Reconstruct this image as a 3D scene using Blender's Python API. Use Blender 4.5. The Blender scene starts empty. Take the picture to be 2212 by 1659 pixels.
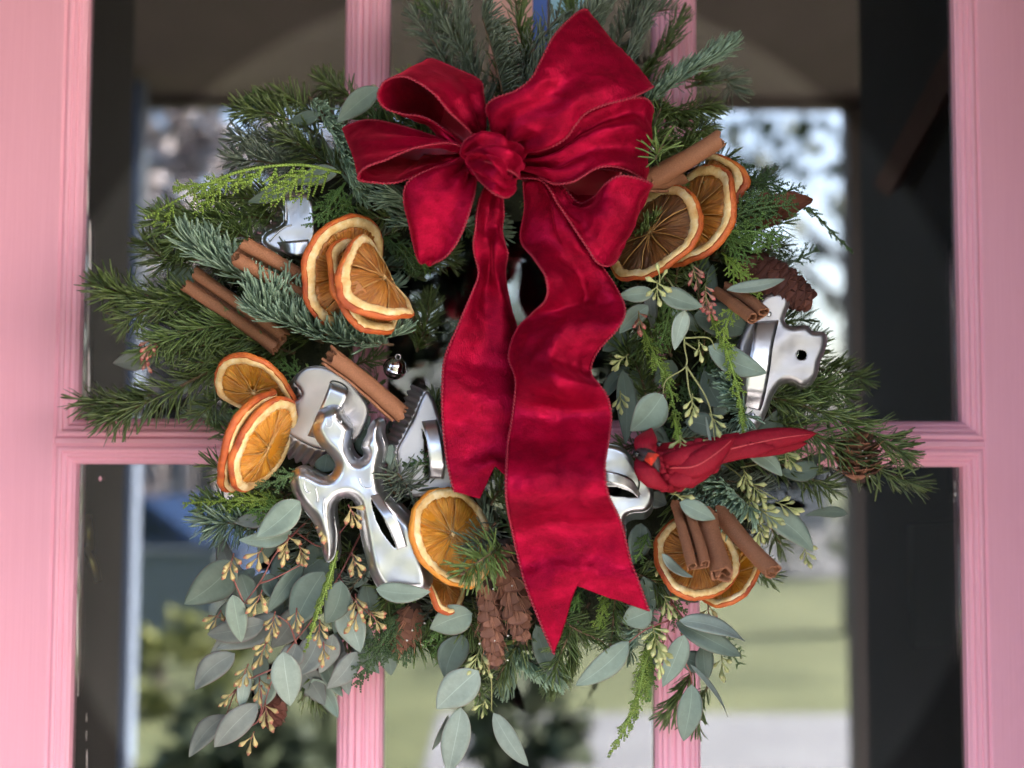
import bpy, math, random
import numpy as np
from mathutils import Vector, Matrix, noise as mnoise

random.seed(7)
rng = np.random.default_rng(11)
sc = bpy.context.scene
COL = sc.collection
PI = math.pi

# ------------------------------------------------------------------ camera
W, H = 2212.0, 1659.0
LENS, SENS = 40.5, 36.0
FPX = LENS / SENS * W
PITCH, ROLL = math.radians(3.4), math.radians(0.2)
CAM = Vector((0.0, -0.98, 1.5 - 0.9 * math.tan(PITCH)))
cam_d = bpy.data.cameras.new("camera")
cam_d.lens, cam_d.sensor_width = LENS, SENS
cam_d.clip_start, cam_d.clip_end = 0.05, 600
cam_d.dof.use_dof = True
cam_d.dof.focus_distance = 0.86
cam_d.dof.aperture_fstop = 2.8
cam = bpy.data.objects.new("camera", cam_d)
COL.objects.link(cam)
CROT = Matrix.Rotation(PI / 2 + PITCH, 3, 'X') @ Matrix.Rotation(ROLL, 3, 'Z')
cam.matrix_world = Matrix.Translation(CAM) @ CROT.to_4x4()
sc.camera = cam

# ------------------------------------------------------------------ world, sun, exposure
world = bpy.data.worlds.new("World")
sc.world = world
world.use_nodes = True
wn = world.node_tree.nodes
wl = world.node_tree.links
wn.clear()
sky = wn.new("ShaderNodeTexSky")
sky.sky_type = 'NISHITA'
sky.sun_disc = False
SUN_EL, SUN_AZ = math.radians(34), math.radians(-76)   # azimuth measured from -Y towards -X
sky.sun_elevation = SUN_EL
sky.sun_rotation = PI + SUN_AZ
sky.air_density, sky.dust_density, sky.ozone_density = 1.0, 4.0, 1.0
bg = wn.new("ShaderNodeBackground")
bg.inputs[1].default_value = 0.14
wo = wn.new("ShaderNodeOutputWorld")
wl.new(sky.outputs[0], bg.inputs[0])
wl.new(bg.outputs[0], wo.inputs[0])
sun_d = bpy.data.lights.new("sun", 'SUN')
sun_d.energy = 4.4
sun_d.angle = math.radians(1.0)
sun_d.color = (1.0, 0.94, 0.86)
sun = bpy.data.objects.new("sun", sun_d)
COL.objects.link(sun)
sun_dir = Vector((-math.sin(SUN_AZ) * math.cos(SUN_EL), -math.cos(SUN_AZ) * math.cos(SUN_EL), math.sin(SUN_EL)))
sun.rotation_euler = sun_dir.to_track_quat('Z', 'Y').to_euler()
sun.location = sun_dir * 30

vs = sc.view_settings
vs.view_transform = 'Standard'
vs.look = 'None'
vs.gamma = 1
vs.exposure = 3.25
vs.use_white_balance = True
vs.white_balance_temperature = 6350
vs.white_balance_tint = 12
sc.render.engine = 'CYCLES'
cy = sc.cycles
cy.use_denoising = True
cy.max_bounces = 10
cy.diffuse_bounces = 4
cy.glossy_bounces = 5
cy.transmission_bounces = 6
cy.transparent_max_bounces = 16
cy.caustics_reflective = False
cy.caustics_refractive = False

# ------------------------------------------------------------------ helpers
def P(px, py, d):
    """photograph pixel (2212 wide) seen at distance d in front of the door face -> world point"""
    r = CROT @ Vector(((px - W / 2) / FPX, -(py - H / 2) / FPX, -1.0))
    t = (-d - CAM.y) / r.y
    return CAM + r * t

S = 0.8 / W            # metres per pixel near the wreath
YG = 0.016             # glass plane
def R(px, py, dist):
    """a place behind the camera whose mirror image in the panes lies at that pixel, dist metres from the camera"""
    p = P(px, py, -(dist + CAM.y))
    return Vector((p.x, 2 * YG - p.y, p.z))

def npa(pts):
    return np.array([tuple(P(*p)) for p in pts], float)

ORG = {}
def tag(o, label=None, cat=None, group=None, kind=None):
    if label: o["label"] = label
    if cat: o["category"] = cat
    if group: o["group"] = group
    if kind: o["kind"] = kind
    return o

def empty(name, loc, label=None, cat=None, group=None):
    o = bpy.data.objects.new(name, None)
    o.empty_display_size = 0.02
    COL.objects.link(o)
    o.location = loc
    ORG[o.name] = Vector(loc)
    return tag(o, label, cat, group)

def put(name, me, mat, parent=None, M=None):
    """link mesh data as an object; M = world matrix"""
    o = bpy.data.objects.new(name, me)
    if mat and not me.materials:
        me.materials.append(mat)
    COL.objects.link(o)
    M = M or Matrix.Identity(4)
    if parent:
        o.parent = parent
        M = Matrix.Translation(-ORG[parent.name]) @ M
    o.matrix_local = M
    ORG[o.name] = (Matrix.Translation(ORG[parent.name]) @ M).to_translation() if parent else M.to_translation()
    return o

def mesh(name, verts, faces, smooth=True, uv=None, crease=None):
    me = bpy.data.meshes.new(name)
    if isinstance(verts, np.ndarray):
        verts = verts.reshape(-1, 3)
        me.vertices.add(len(verts))
        me.vertices.foreach_set("co", verts.astype(np.float32).ravel())
        if isinstance(faces, np.ndarray):
            nf, k = faces.shape
            me.loops.add(nf * k)
            me.loops.foreach_set("vertex_index", faces.astype(np.int32).ravel())
            me.polygons.add(nf)
            me.polygons.foreach_set("loop_start", np.arange(0, nf * k, k, dtype=np.int32))
        else:
            tot = [len(f) for f in faces]
            flat = [i for f in faces for i in f]
            me.loops.add(len(flat))
            me.loops.foreach_set("vertex_index", flat)
            me.polygons.add(len(faces))
            me.polygons.foreach_set("loop_start", np.concatenate([[0], np.cumsum(tot)[:-1]]).astype(np.int32))
        me.update(calc_edges=True)
        me.validate()
    else:
        me.from_pydata([tuple(v) for v in verts], [], faces)
        me.update()
    me.polygons.foreach_set("use_smooth", [bool(smooth)] * len(me.polygons))
    if uv is not None:
        lay = me.uv_layers.new(name="UVMap")
        idx = np.empty(len(me.loops), np.int32)
        me.loops.foreach_get("vertex_index", idx)
        lay.data.foreach_set("uv", np.asarray(uv, np.float32)[idx].ravel())
    return me

def obj(name, verts, faces, mat, parent=None, smooth=True, uv=None, origin=None):
    """one mesh object from world-space vertices"""
    v = np.asarray([tuple(x) for x in verts], float) if not isinstance(verts, np.ndarray) else verts.reshape(-1, 3)
    if origin is None:
        origin = Vector(v.mean(0))
    v = v - np.array(origin)
    return put(name, mesh(name, v, faces, smooth, uv), mat, parent, Matrix.Translation(origin))

class MB:
    def __init__(self):
        self.v, self.f, self.n = [], [], 0
    def add(self, v, f):
        v = np.asarray(v, float).reshape(-1, 3)
        for q in f:
            self.f.append(tuple(int(i) + self.n for i in q))
        self.v.append(v)
        self.n += len(v)
        return self
    def box(self, a, b):
        (x0, y0, z0), (x1, y1, z1) = a, b
        return self.add([(x0, y0, z0), (x1, y0, z0), (x1, y1, z0), (x0, y1, z0), (x0, y0, z1), (x1, y0, z1), (x1, y1, z1), (x0, y1, z1)],
                        [(0, 3, 2, 1), (4, 5, 6, 7), (0, 1, 5, 4), (1, 2, 6, 5), (2, 3, 7, 6), (3, 0, 4, 7)])
    def tube(self, pts, rad, sides=6, cap=True):
        v, f = tube(pts, rad, sides, cap)
        return self.add(v, f)
    def obj(self, name, mat, parent=None, smooth=False, origin=None):
        return obj(name, np.concatenate(self.v), self.f, mat, parent, smooth, None, origin)

def cr(pts, n):
    """Catmull-Rom through control rows (any trailing shape), n samples"""
    p = np.asarray(pts, float)
    m = len(p)
    if m == 1: return np.repeat(p, n, 0)
    q = np.concatenate([[2 * p[0] - p[1]], p, [2 * p[-1] - p[-2]]])
    t = np.linspace(0, m - 1, n)
    i = np.minimum(t.astype(int), m - 2)
    u = (t - i).reshape((-1,) + (1,) * (p.ndim - 1))
    a, b, c, d = q[i], q[i + 1], q[i + 2], q[i + 3]
    return 0.5 * (2 * b + (c - a) * u + (2 * a - 5 * b + 4 * c - d) * u * u + (3 * b - a - 3 * c + d) * u ** 3)

def nrm(a):
    return a / np.maximum(np.linalg.norm(a, axis=-1, keepdims=True), 1e-9)

def frames(p):
    p = np.asarray(p, float)
    t = nrm(np.gradient(p, axis=0))
    ref = np.array((0.0, -1.0, 0.0))
    s = np.cross(t, ref)
    bad = np.linalg.norm(s, axis=1) < 0.2
    s[bad] = np.cross(t[bad], (1.0, 0, 0.2))
    s = nrm(s)
    n = np.cross(s, t)
    return t, s, n

def tube(pts, rad, sides=6, cap=True):
    p = np.asarray([tuple(x) for x in pts], float)
    k = len(p)
    rad = np.broadcast_to(np.asarray(rad, float), (k,))
    t, s, n = frames(p)
    a = np.arange(sides) * 2 * PI / sides
    v = p[:, None] + rad[:, None, None] * (s[:, None] * np.cos(a)[None, :, None] + n[:, None] * np.sin(a)[None, :, None])
    f = []
    for i in range(k - 1):
        for j in range(sides):
            j2 = (j + 1) % sides
            f.append((i * sides + j, i * sides + j2, (i + 1) * sides + j2, (i + 1) * sides + j))
    if cap:
        f.append(tuple(range(sides - 1, -1, -1)))
        f.append(tuple((k - 1) * sides + j for j in range(sides)))
    return v.reshape(-1, 3), f

def nz(x, y, z=0.0):
    return mnoise.noise(Vector((x, y, z)))

# ------------------------------------------------------------------ materials
class Mat:
    def __init__(self, name, base=(0.5, 0.5, 0.5), rough=0.5, **kw):
        self.m = bpy.data.materials.new(name)
        self.m.use_nodes = True
        self.nt = self.m.node_tree
        self.N = self.nt.nodes
        self.b = self.N["Principled BSDF"]
        self.b.inputs["Base Color"].default_value = (*base, 1)
        self.b.inputs["Roughness"].default_value = rough
        for k, v in kw.items():
            k = k.replace("_", " ").title().replace("Ior", "IOR")
            self.b.inputs[k].default_value = (*v, 1) if isinstance(v, tuple) and len(v) == 3 and "Tint" in k or "Color" in k else v
    def link(self, a, b): self.nt.links.new(a, b)
    def coord(self, which="Object", scale=(1, 1, 1), rot=(0, 0, 0)):
        tc = self.N.new("ShaderNodeTexCoord")
        mp = self.N.new("ShaderNodeMapping")
        mp.inputs["Scale"].default_value = scale
        mp.inputs["Rotation"].default_value = rot
        self.link(tc.outputs[which], mp.inputs[0])
        return mp.outputs[0]
    def noise(self, scale, detail=3, rough=0.55, co=None, dist=0.0):
        n = self.N.new("ShaderNodeTexNoise")
        n.inputs["Scale"].default_value = scale
        n.inputs["Detail"].default_value = detail
        n.inputs["Roughness"].default_value = rough
        n.inputs["Distortion"].default_value = dist
        self.link(co if co else self.coord(), n.inputs["Vector"])
        return n.outputs[0]
    def ramp(self, fac, stops):
        r = self.N.new("ShaderNodeValToRGB")
        el = r.color_ramp.elements
        while len(el) < len(stops): el.new(0.5)
        for e, (p, c) in zip(el, stops):
            e.position = p
            e.color = (*c, 1) if len(c) == 3 else c
        self.link(fac, r.inputs[0])
        return r.outputs[0]
    def mix(self, fac, a, b, mode='MIX'):
        x = self.N.new("ShaderNodeMix")
        x.data_type = 'RGBA'
        x.blend_type = mode
        for sock, val in ((x.inputs[0], fac), (x.inputs[6], a), (x.inputs[7], b)):
            if isinstance(val, (int, float)): sock.default_value = val
            elif isinstance(val, tuple): sock.default_value = (*val, 1)
            else: self.link(val, sock)
        return x.outputs[2]
    def math(self, op, a, b=0.0):
        x = self.N.new("ShaderNodeMath")
        x.operation = op
        for sock, val in ((x.inputs[0], a), (x.inputs[1], b)):
            if isinstance(val, (int, float)): sock.default_value = val
            else: self.link(val, sock)
        return x.outputs[0]
    def color(self, s): self.link(s, self.b.inputs["Base Color"]); return self
    def rough(self, s): self.link(s, self.b.inputs["Roughness"]); return self
    def bump(self, h, strength=0.3, dist=0.001):
        b = self.N.new("ShaderNodeBump")
        b.inputs["Strength"].default_value = strength
        b.inputs["Distance"].default_value = dist
        self.link(h, b.inputs["Height"])
        if getattr(self, "_last", None): self.link(self._last, b.inputs["Normal"])
        self._last = b.outputs[0]
        self.link(b.outputs[0], self.b.inputs["Normal"])
        return self
    def rnd(self):
        return self.N.new("ShaderNodeObjectInfo").outputs["Random"]

def vary(name, c0, c1, scale, rough=0.5, bumps=None, detail=3, **kw):
    m = Mat(name, c0, rough, **kw)
    n = m.noise(scale, detail)
    m.color(m.ramp(n, [(0.3, c0), (0.7, c1)]))
    if bumps: m.bump(m.noise(bumps[0], 4), bumps[1], bumps[2])
    return m

# door paint: brushed gloss pink
def paint():
    m = Mat("pink_paint", (0.72, 0.30, 0.37), 0.42)
    st = m.noise(9, 4, 0.6, m.coord("Object", (60, 60, 1.2)))
    big = m.noise(3, 3)
    c = m.ramp(st, [(0.25, (0.79, 0.36, 0.46)), (0.75, (0.83, 0.39, 0.50))])
    c = m.mix(m.math('MULTIPLY', big, 0.35), c, (0.80, 0.36, 0.48))
    wear = m.ramp(m.noise(60, 5, 0.7, m.coord('Object', (1, 1, 0.25))), [(0.66, (0, 0, 0)), (0.74, (1, 1, 1))])
    m.color(m.mix(m.math('MULTIPLY', wear, 0.22), c, (0.62, 0.30, 0.36)))
    m.bump(m.noise(10, 4, 0.6, m.coord("Object", (75, 75, 1.5))), 0.22, 0.0009)
    m.bump(m.noise(700, 2), 0.05, 0.0006)
    return m.m
def paint_h():
    m = Mat("pink_paint_cross_grain", (0.72, 0.30, 0.37), 0.42)
    st = m.noise(9, 4, 0.6, m.coord("Object", (1.2, 60, 60)))
    m.color(m.ramp(st, [(0.25, (0.79, 0.36, 0.46)), (0.75, (0.83, 0.39, 0.50))]))
    m.bump(m.noise(10, 4, 0.6, m.coord("Object", (1.5, 75, 75))), 0.35, 0.0012)
    return m.m
M_PINK, M_PINKH = paint(), paint_h()

def glass():
    m = bpy.data.materials.new("window_glass")
    m.use_nodes = True
    n, l = m.node_tree.nodes, m.node_tree.links
    n.clear()
    out = n.new("ShaderNodeOutputMaterial")
    mx = n.new("ShaderNodeMixShader")
    tr = n.new("ShaderNodeBsdfTransparent")
    tr.inputs[0].default_value = (0.90, 0.93, 0.92, 1)
    gl = n.new("ShaderNodeBsdfGlossy")
    gl.inputs["Roughness"].default_value = 0.0
    fr = n.new("ShaderNodeFresnel")
    fr.inputs["IOR"].default_value = 2.6
    l.new(fr.outputs[0], mx.inputs[0])
    l.new(tr.outputs[0], mx.inputs[1])
    l.new(gl.outputs[0], mx.inputs[2])
    l.new(mx.outputs[0], out.inputs[0])
    return m
M_GLASS = glass()

def velvet():
    m = Mat("red_crushed_velvet", (0.30, 0.001, 0.02), 0.47, sheen_weight=0.7, sheen_roughness=0.28, sheen_tint=(1.0, 0.03, 0.11), metallic=0.5, specular_ior_level=0.3, specular_tint=(1.0, 0.2, 0.3))
    big = m.noise(24, 9, 0.70, m.coord('Object', (1.0, 1.0, 1.7), (0.3, 0.5, 0.2)), 0.25)
    fine = m.ramp(m.noise(800, 3, 0.7, m.coord("Object", (1, 1, 2.0))), [(0.35, (0, 0, 0)), (0.65, (1, 1, 1))])
    c = m.ramp(big, [(0.32, (0.085, 0.0004, 0.005)), (0.50, (0.19, 0.0008, 0.012)), (0.68, (0.37, 0.0025, 0.030))])
    m.color(m.mix(m.math('MULTIPLY', fine, 0.34), c, (0.40, 0.003, 0.040)))
    m.rough(m.ramp(big, [(0.3, (0.55,) * 3), (0.7, (0.33,) * 3)]))
    m.bump(m.noise(45, 4, 0.6, dist=0.4), 0.22, 0.005)
    m.bump(m.noise(1300, 2, 0.6, m.coord("Object", (1, 1, 0.35))), 0.45, 0.0009)
    return m.m
M_VELVET = velvet()
def satin():
    m = Mat("red_satin_lining", (0.36, 0.002, 0.02), 0.38, sheen_weight=0.2)
    m.bump(m.noise(25, 3), 0.2, 0.003)
    m.bump(m.noise(1800, 1), 0.1, 0.0004)
    return m.m
M_SATIN = satin()
M_TRIM = Mat("red_corded_trim", (0.24, 0.0010, 0.018), 0.6, sheen_weight=0.1, sheen_tint=(1.0, 0.1, 0.3)).m

def metal(name, base, rough, dents=0.25):
    m = Mat(name, base, rough, metallic=1.0)
    m.bump(m.noise(45, 3, 0.5), dents, 0.003)
    sc_ = m.noise(14, 4, 0.7, m.coord("Object", (12, 12, 90), (0.3, 0.2, 0.6)))
    m.rough(m.ramp(sc_, [(0.3, (rough * 0.9,) * 3), (0.8, (rough * 1.2,) * 3)]))
    t = m.noise(30, 4, 0.6)
    m.color(m.ramp(t, [(0.3, tuple(x * 0.93 for x in base)), (0.7, base)]))
    return m.m
M_ALU = metal("polished_aluminium", (0.64, 0.64, 0.67), 0.31, 0.18)
M_ALU_DULL = metal("dull_aluminium", (0.48, 0.455, 0.47), 0.45, 0.10)
M_WIRE = Mat("dark_wire", (0.05, 0.05, 0.05), 0.4, metallic=0.8).m

def leafmat(name, c, edge, rough=0.55):
    m = Mat(name, c, rough, specular_ior_level=0.35)
    tc = m.N.new("ShaderNodeTexCoord")
    sp = m.N.new("ShaderNodeSeparateXYZ")
    m.link(tc.outputs["UV"], sp.inputs[0])
    u = m.math('ABSOLUTE', m.math('SUBTRACT', sp.outputs[0], 0.5))
    rib = m.math('LESS_THAN', u, 0.014)
    mot = m.noise(120, 4, 0.65)
    base = m.ramp(mot, [(0.25, tuple(x * 0.86 for x in c)), (0.75, tuple(min(1, x * 1.12) for x in c))])
    vein = m.noise(1.0, 2, 0.5, m.coord("UV", (6, 26, 1), (0, 0, 0.6)))
    base = m.mix(m.math('MULTIPLY', m.math('GREATER_THAN', vein, 0.62), 0.10), base, tuple(min(1, x * 1.5) for x in c))
    base = m.mix(m.math('MULTIPLY', rib, 0.45), base, tuple(min(1, x * 1.7 + 0.02) for x in c))
    ed = m.math('GREATER_THAN', u, 0.475)
    base = m.mix(m.math('MULTIPLY', ed, 0.6), base, edge)
    sp2 = m.ramp(m.noise(240, 2, 0.5), [(0.70, (0, 0, 0)), (0.76, (1, 1, 1))])
    base = m.mix(m.math('MULTIPLY', sp2, 0.22), base, (0.10, 0.075, 0.05))
    rv = m.rnd()
    hv = m.N.new("ShaderNodeHueSaturation")
    m.link(m.math('ADD', m.math('MULTIPLY', rv, 0.35), 0.83), hv.inputs["Value"])
    m.link(m.math('ADD', m.math('MULTIPLY', rv, 0.025), 0.488), hv.inputs["Hue"])
    m.link(base, hv.inputs["Color"])
    m.color(hv.outputs[0])
    m.bump(vein, 0.12, 0.0008)
    m.bump(mot, 0.12, 0.0006)
    return m.m
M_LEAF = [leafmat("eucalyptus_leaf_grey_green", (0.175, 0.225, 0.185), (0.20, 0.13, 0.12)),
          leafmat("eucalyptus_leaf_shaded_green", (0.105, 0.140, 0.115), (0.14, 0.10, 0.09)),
          leafmat("eucalyptus_leaf_purplish", (0.150, 0.165, 0.152), (0.20, 0.11, 0.12)),
          leafmat("eucalyptus_leaf_pale", (0.24, 0.29, 0.255), (0.25, 0.20, 0.17)),
          leafmat("dry_brown_leaf", (0.20, 0.075, 0.035), (0.16, 0.06, 0.03), 0.7)]

def needlemat(name, c0, c1, rough, tip=None):
    m = Mat(name, c0, rough, specular_ior_level=0.5)
    n = m.noise(170, 2)
    n2 = m.noise(14, 3)
    c = m.ramp(n, [(0.3, c0), (0.68, c1)])
    c = m.mix(m.math('MULTIPLY', n2, 0.6), c, tuple(x * 0.7 for x in c0))
    rv = m.rnd()
    hv = m.N.new("ShaderNodeHueSaturation")
    m.link(m.math('ADD', m.math('MULTIPLY', rv, 0.4), 0.8), hv.inputs["Value"])
    m.link(c, hv.inputs["Color"])
    m.color(hv.outputs[0])
    return m.m
M_NOBLE = needlemat("noble_fir_needles", (0.14, 0.22, 0.15), (0.36, 0.47, 0.34), 0.42)
M_FIR = needlemat("dark_fir_needles", (0.052, 0.085, 0.020), (0.18, 0.235, 0.07), 0.31)
M_FIRB = needlemat("bright_fir_needles", (0.075, 0.125, 0.028), (0.20, 0.285, 0.085), 0.4)
M_SILV = needlemat("silvery_fir_needles", (0.075, 0.10, 0.07), (0.25, 0.29, 0.215), 0.38)
M_CED = [needlemat("bright_cedar_scales", (0.14, 0.225, 0.028), (0.31, 0.42, 0.075), 0.5),
         needlemat("green_cedar_scales", (0.075, 0.16, 0.03), (0.17, 0.29, 0.07), 0.5),
         needlemat("dark_cedar_scales", (0.03, 0.07, 0.02), (0.08, 0.14, 0.04), 0.5)]
M_TWIG = vary("brown_twig", (0.09, 0.05, 0.03), (0.20, 0.12, 0.07), 200, 0.8, (400, 0.4, 0.001)).m
M_STEM_RED = vary("red_stem", (0.20, 0.04, 0.045), (0.34, 0.13, 0.10), 90, 0.5).m
M_STEM_GRN = vary("green_stem", (0.24, 0.25, 0.09), (0.36, 0.34, 0.15), 90, 0.5).m
def podmat(name, a, b, tip):
    m = Mat(name, a, 0.5)
    tc = m.N.new("ShaderNodeTexCoord")
    sp = m.N.new("ShaderNodeSeparateXYZ")
    m.link(tc.outputs["Generated"], sp.inputs[0])
    c = m.ramp(sp.outputs[2], [(0.0, a), (0.55, b), (0.80, b), (0.90, tip)])
    hv = m.N.new("ShaderNodeHueSaturation")
    m.link(m.math('ADD', m.math('MULTIPLY', m.rnd(), 0.5), 0.75), hv.inputs["Value"])
    m.link(c, hv.inputs["Color"])
    m.color(hv.outputs[0])
    return m.m
M_POD = [podmat("seed_pod_tan", (0.30, 0.20, 0.09), (0.42, 0.33, 0.14), (0.33, 0.12, 0.07)),
         podmat("seed_pod_yellow_green", (0.30, 0.32, 0.12), (0.40, 0.41, 0.17), (0.44, 0.42, 0.20)),
         podmat("seed_pod_pink", (0.36, 0.20, 0.13), (0.42, 0.19, 0.14), (0.42, 0.09, 0.09))]

def rindmat():
    m = Mat("dried_orange_rind", (0.55, 0.13, 0.015), 0.55)
    n = m.noise(60, 4)
    m.color(m.ramp(n, [(0.3, (0.26, 0.035, 0.010)), (0.52, (0.48, 0.095, 0.015)), (0.75, (0.62, 0.18, 0.025))]))
    m.bump(m.noise(650, 2, 0.5), 0.6, 0.0012)
    return m
def rindmat_l():
    m = rindmat()
    m.m.name = "bright_orange_rind"
    r = [n for n in m.N if n.type == 'VALTORGB'][0].color_ramp.elements
    r[0].color, r[1].color, r[2].color = (0.55, 0.17, 0.02, 1), (0.68, 0.25, 0.025, 1), (0.74, 0.33, 0.045, 1)
    return m.m
M_RIND = rindmat().m
M_RINDL = rindmat_l()
def pithmat():
    m = Mat("dried_orange_pith", (0.72, 0.55, 0.33), 0.75)
    n = m.noise(110, 5, 0.65)
    m.color(m.ramp(n, [(0.3, (0.58, 0.30, 0.09)), (0.5, (0.72, 0.50, 0.23)), (0.72, (0.80, 0.66, 0.44))]))
    toast = m.ramp(m.noise(38, 5, 0.65), [(0.50, (0, 0, 0)), (0.72, (1, 1, 1))])
    m.color(m.mix(m.math('MULTIPLY', toast, 0.7), [l.from_socket for l in m.nt.links if l.to_socket == m.b.inputs['Base Color']][0], (0.50, 0.22, 0.06)))
    m.bump(m.noise(420, 4), 0.5, 0.0012)
    return m.m
M_PITH = pithmat()
M_MEMB = vary("orange_membrane", (0.34, 0.14, 0.035), (0.54, 0.30, 0.10), 200, 0.6, (500, 0.4, 0.0006)).m
def flesh(name, a, b, c):
    m = Mat(name, b, 0.33, subsurface_weight=0.25, subsurface_radius=(0.004, 0.0015, 0.0005), subsurface_scale=1.0)
    st = m.noise(1.0, 5, 0.62, m.coord("UV", (15, 2.2, 1)), 0.9)
    toast = m.ramp(m.noise(55, 4, 0.6), [(0.42, (0, 0, 0)), (0.68, (1, 1, 1))])
    m.color(m.mix(m.math('MULTIPLY', toast, 0.45), m.ramp(st, [(0.28, a), (0.5, b), (0.74, c)]), tuple(x * 0.55 for x in a)))
    m.bump(st, 0.9, 0.002)
    return m.m
M_FLESH = [flesh("dark_amber_orange_flesh", (0.18, 0.052, 0.009), (0.42, 0.140, 0.016), (0.66, 0.31, 0.07)),
           flesh("golden_orange_flesh", (0.42, 0.13, 0.010), (0.70, 0.27, 0.018), (0.84, 0.48, 0.11)),
           flesh("brown_orange_flesh", (0.07, 0.024, 0.010), (0.19, 0.068, 0.018), (0.42, 0.20, 0.07))]

def cinn():
    m = Mat("cinnamon_bark", (0.33, 0.14, 0.065), 0.72)
    a = m.noise(10, 5, 0.65, m.coord("UV", (14, 2.2, 1)))
    b = m.noise(220, 4)
    c = m.ramp(a, [(0.25, (0.15, 0.055, 0.025)), (0.5, (0.27, 0.105, 0.048)), (0.75, (0.42, 0.19, 0.095))])
    m.color(m.mix(m.math('MULTIPLY', b, 0.5), c, (0.17, 0.062, 0.030)))
    m.bump(m.noise(12, 5, 0.7, m.coord("UV", (22, 3, 1))), 0.4, 0.001)
    m.bump(b, 0.25, 0.0006)
    return m.m
M_CINN = cinn()
def conem(name, a, b, c):
    m = Mat(name, b, 0.65)
    tc = m.N.new("ShaderNodeTexCoord")
    n = m.noise(300, 4, 0.6, m.coord("Object", (3, 0.5, 1)))
    col = m.ramp(n, [(0.3, a), (0.5, b), (0.75, c)])
    hv = m.N.new("ShaderNodeHueSaturation")
    m.link(m.math('ADD', m.math('MULTIPLY', m.rnd(), 0.5), 0.75), hv.inputs["Value"])
    m.link(col, hv.inputs["Color"])
    m.color(hv.outputs[0])
    m.bump(n, 0.4, 0.0008)
    return m.m
M_CONE = conem("cone_scale_brown", (0.13, 0.048, 0.030), (0.28, 0.115, 0.072), (0.44, 0.21, 0.135))
M_CONE_D = conem("cone_scale_dark", (0.07, 0.022, 0.018), (0.14, 0.045, 0.032), (0.22, 0.085, 0.05))
M_BRACT = conem("cone_bract_tan", (0.22, 0.085, 0.048), (0.36, 0.15, 0.09), (0.48, 0.23, 0.14))
M_RESIN = Mat("white_resin", (0.75, 0.72, 0.68), 0.35).m
M_CORE = Mat("cone_core", (0.05, 0.025, 0.018), 0.9).m
def feather():
    m = Mat("red_feather", (0.40, 0.004, 0.02), 0.7, specular_ior_level=0.25, sheen_tint=(1.0, 0.2, 0.3))
    st = m.noise(1.0, 4, 0.6, m.coord("UV", (5, 60, 1), (0, 0, 0.5)))
    m.color(m.ramp(st, [(0.3, (0.16, 0.001, 0.008)), (0.7, (0.30, 0.003, 0.02))]))
    m.bump(st, 0.35, 0.0008)
    return m.m
M_FEATH = feather()
M_BLACK = vary("black_face_feathers", (0.012, 0.010, 0.010), (0.05, 0.02, 0.025), 500, 0.6).m
M_BEAK = Mat("red_beak", (0.72, 0.055, 0.03), 0.32).m
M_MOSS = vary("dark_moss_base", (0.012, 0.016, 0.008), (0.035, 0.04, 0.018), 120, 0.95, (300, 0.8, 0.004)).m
M_CHROME = Mat("dark_chrome", (0.55, 0.50, 0.52), 0.06, metallic=1.0).m
# ================================================================== DOOR
XC = P(1123, 830, 0).x
def dz(y): return P(1106, y, 0).z
def dxw(px, y): return P(px, y, 0).x - XC
GX = 0.5 * (dxw(2085, 905) - dxw(160, 905))          # half width between outer glass edges
m1 = 0.5 * (dxw(1519, 1500) - dxw(726, 1500))        # muntin outer edge from centre
m0 = 0.5 * (dxw(1419, 1500) - dxw(828, 1500))        # muntin inner edge from centre
RT, RB = dz(906), dz(1006)                           # rail edges (glass to glass)
MW = 0.0165                                          # moulding width
ZT, ZB = RT + 0.62, RB - 0.62
door = empty("front_door", (XC, 0, 0.02), "pink painted panelled front door with six glass panes behind the wreath", "door")
TH = 0.036
def slab(name, x0, x1, z0, z1, mat, lab=None):
    b = MB()
    e = 0.0012
    # slightly rounded front arrises
    b.add([(x0, TH, z0), (x1, TH, z0), (x1, TH, z1), (x0, TH, z1),
           (x0, e, z0), (x1, e, z0), (x1, e, z1), (x0, e, z1),
           (x0 + e, 0, z0 + e), (x1 - e, 0, z0 + e), (x1 - e, 0, z1 - e), (x0 + e, 0, z1 - e)],
          [(0, 1, 2, 3), (0, 4, 5, 1), (1, 5, 6, 2), (2, 6, 7, 3), (3, 7, 4, 0),
           (4, 8, 9, 5), (5, 9, 10, 6), (6, 10, 11, 7), (7, 11, 8, 4), (8, 11, 10, 9)])
    o = b.obj(name, mat, door)
    if lab: tag(o, lab)
    return o
xl = [XC - GX, XC - m1, XC - m0, XC + m0, XC + m1, XC + GX]
SW = 0.125
slab("stile", xl[0] + MW - 0.0165 - SW, xl[0] - MW + 0.0, 0.02, ZT + 0.16, M_PINK)
slab("stile", xl[5] + MW, xl[5] + SW, 0.02, ZT + 0.16, M_PINK)
ix0, ix1 = xl[0] - MW, xl[5] + MW
slab("rail", ix0, ix1, RB + MW, RT - MW, M_PINKH)
slab("rail", ix0, ix1, ZT + MW, ZT + 0.16, M_PINKH)
slab("rail", ix0, ix1, 0.02, ZB - MW, M_PINKH)
for (za, zb) in ((RT - MW, ZT + MW), (ZB - MW, RB + MW)):
    slab("muntin", xl[1] + MW, xl[2] - MW, za, zb, M_PINK)
    slab("muntin", xl[3] + MW, xl[4] - MW, za, zb, M_PINK)
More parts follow.
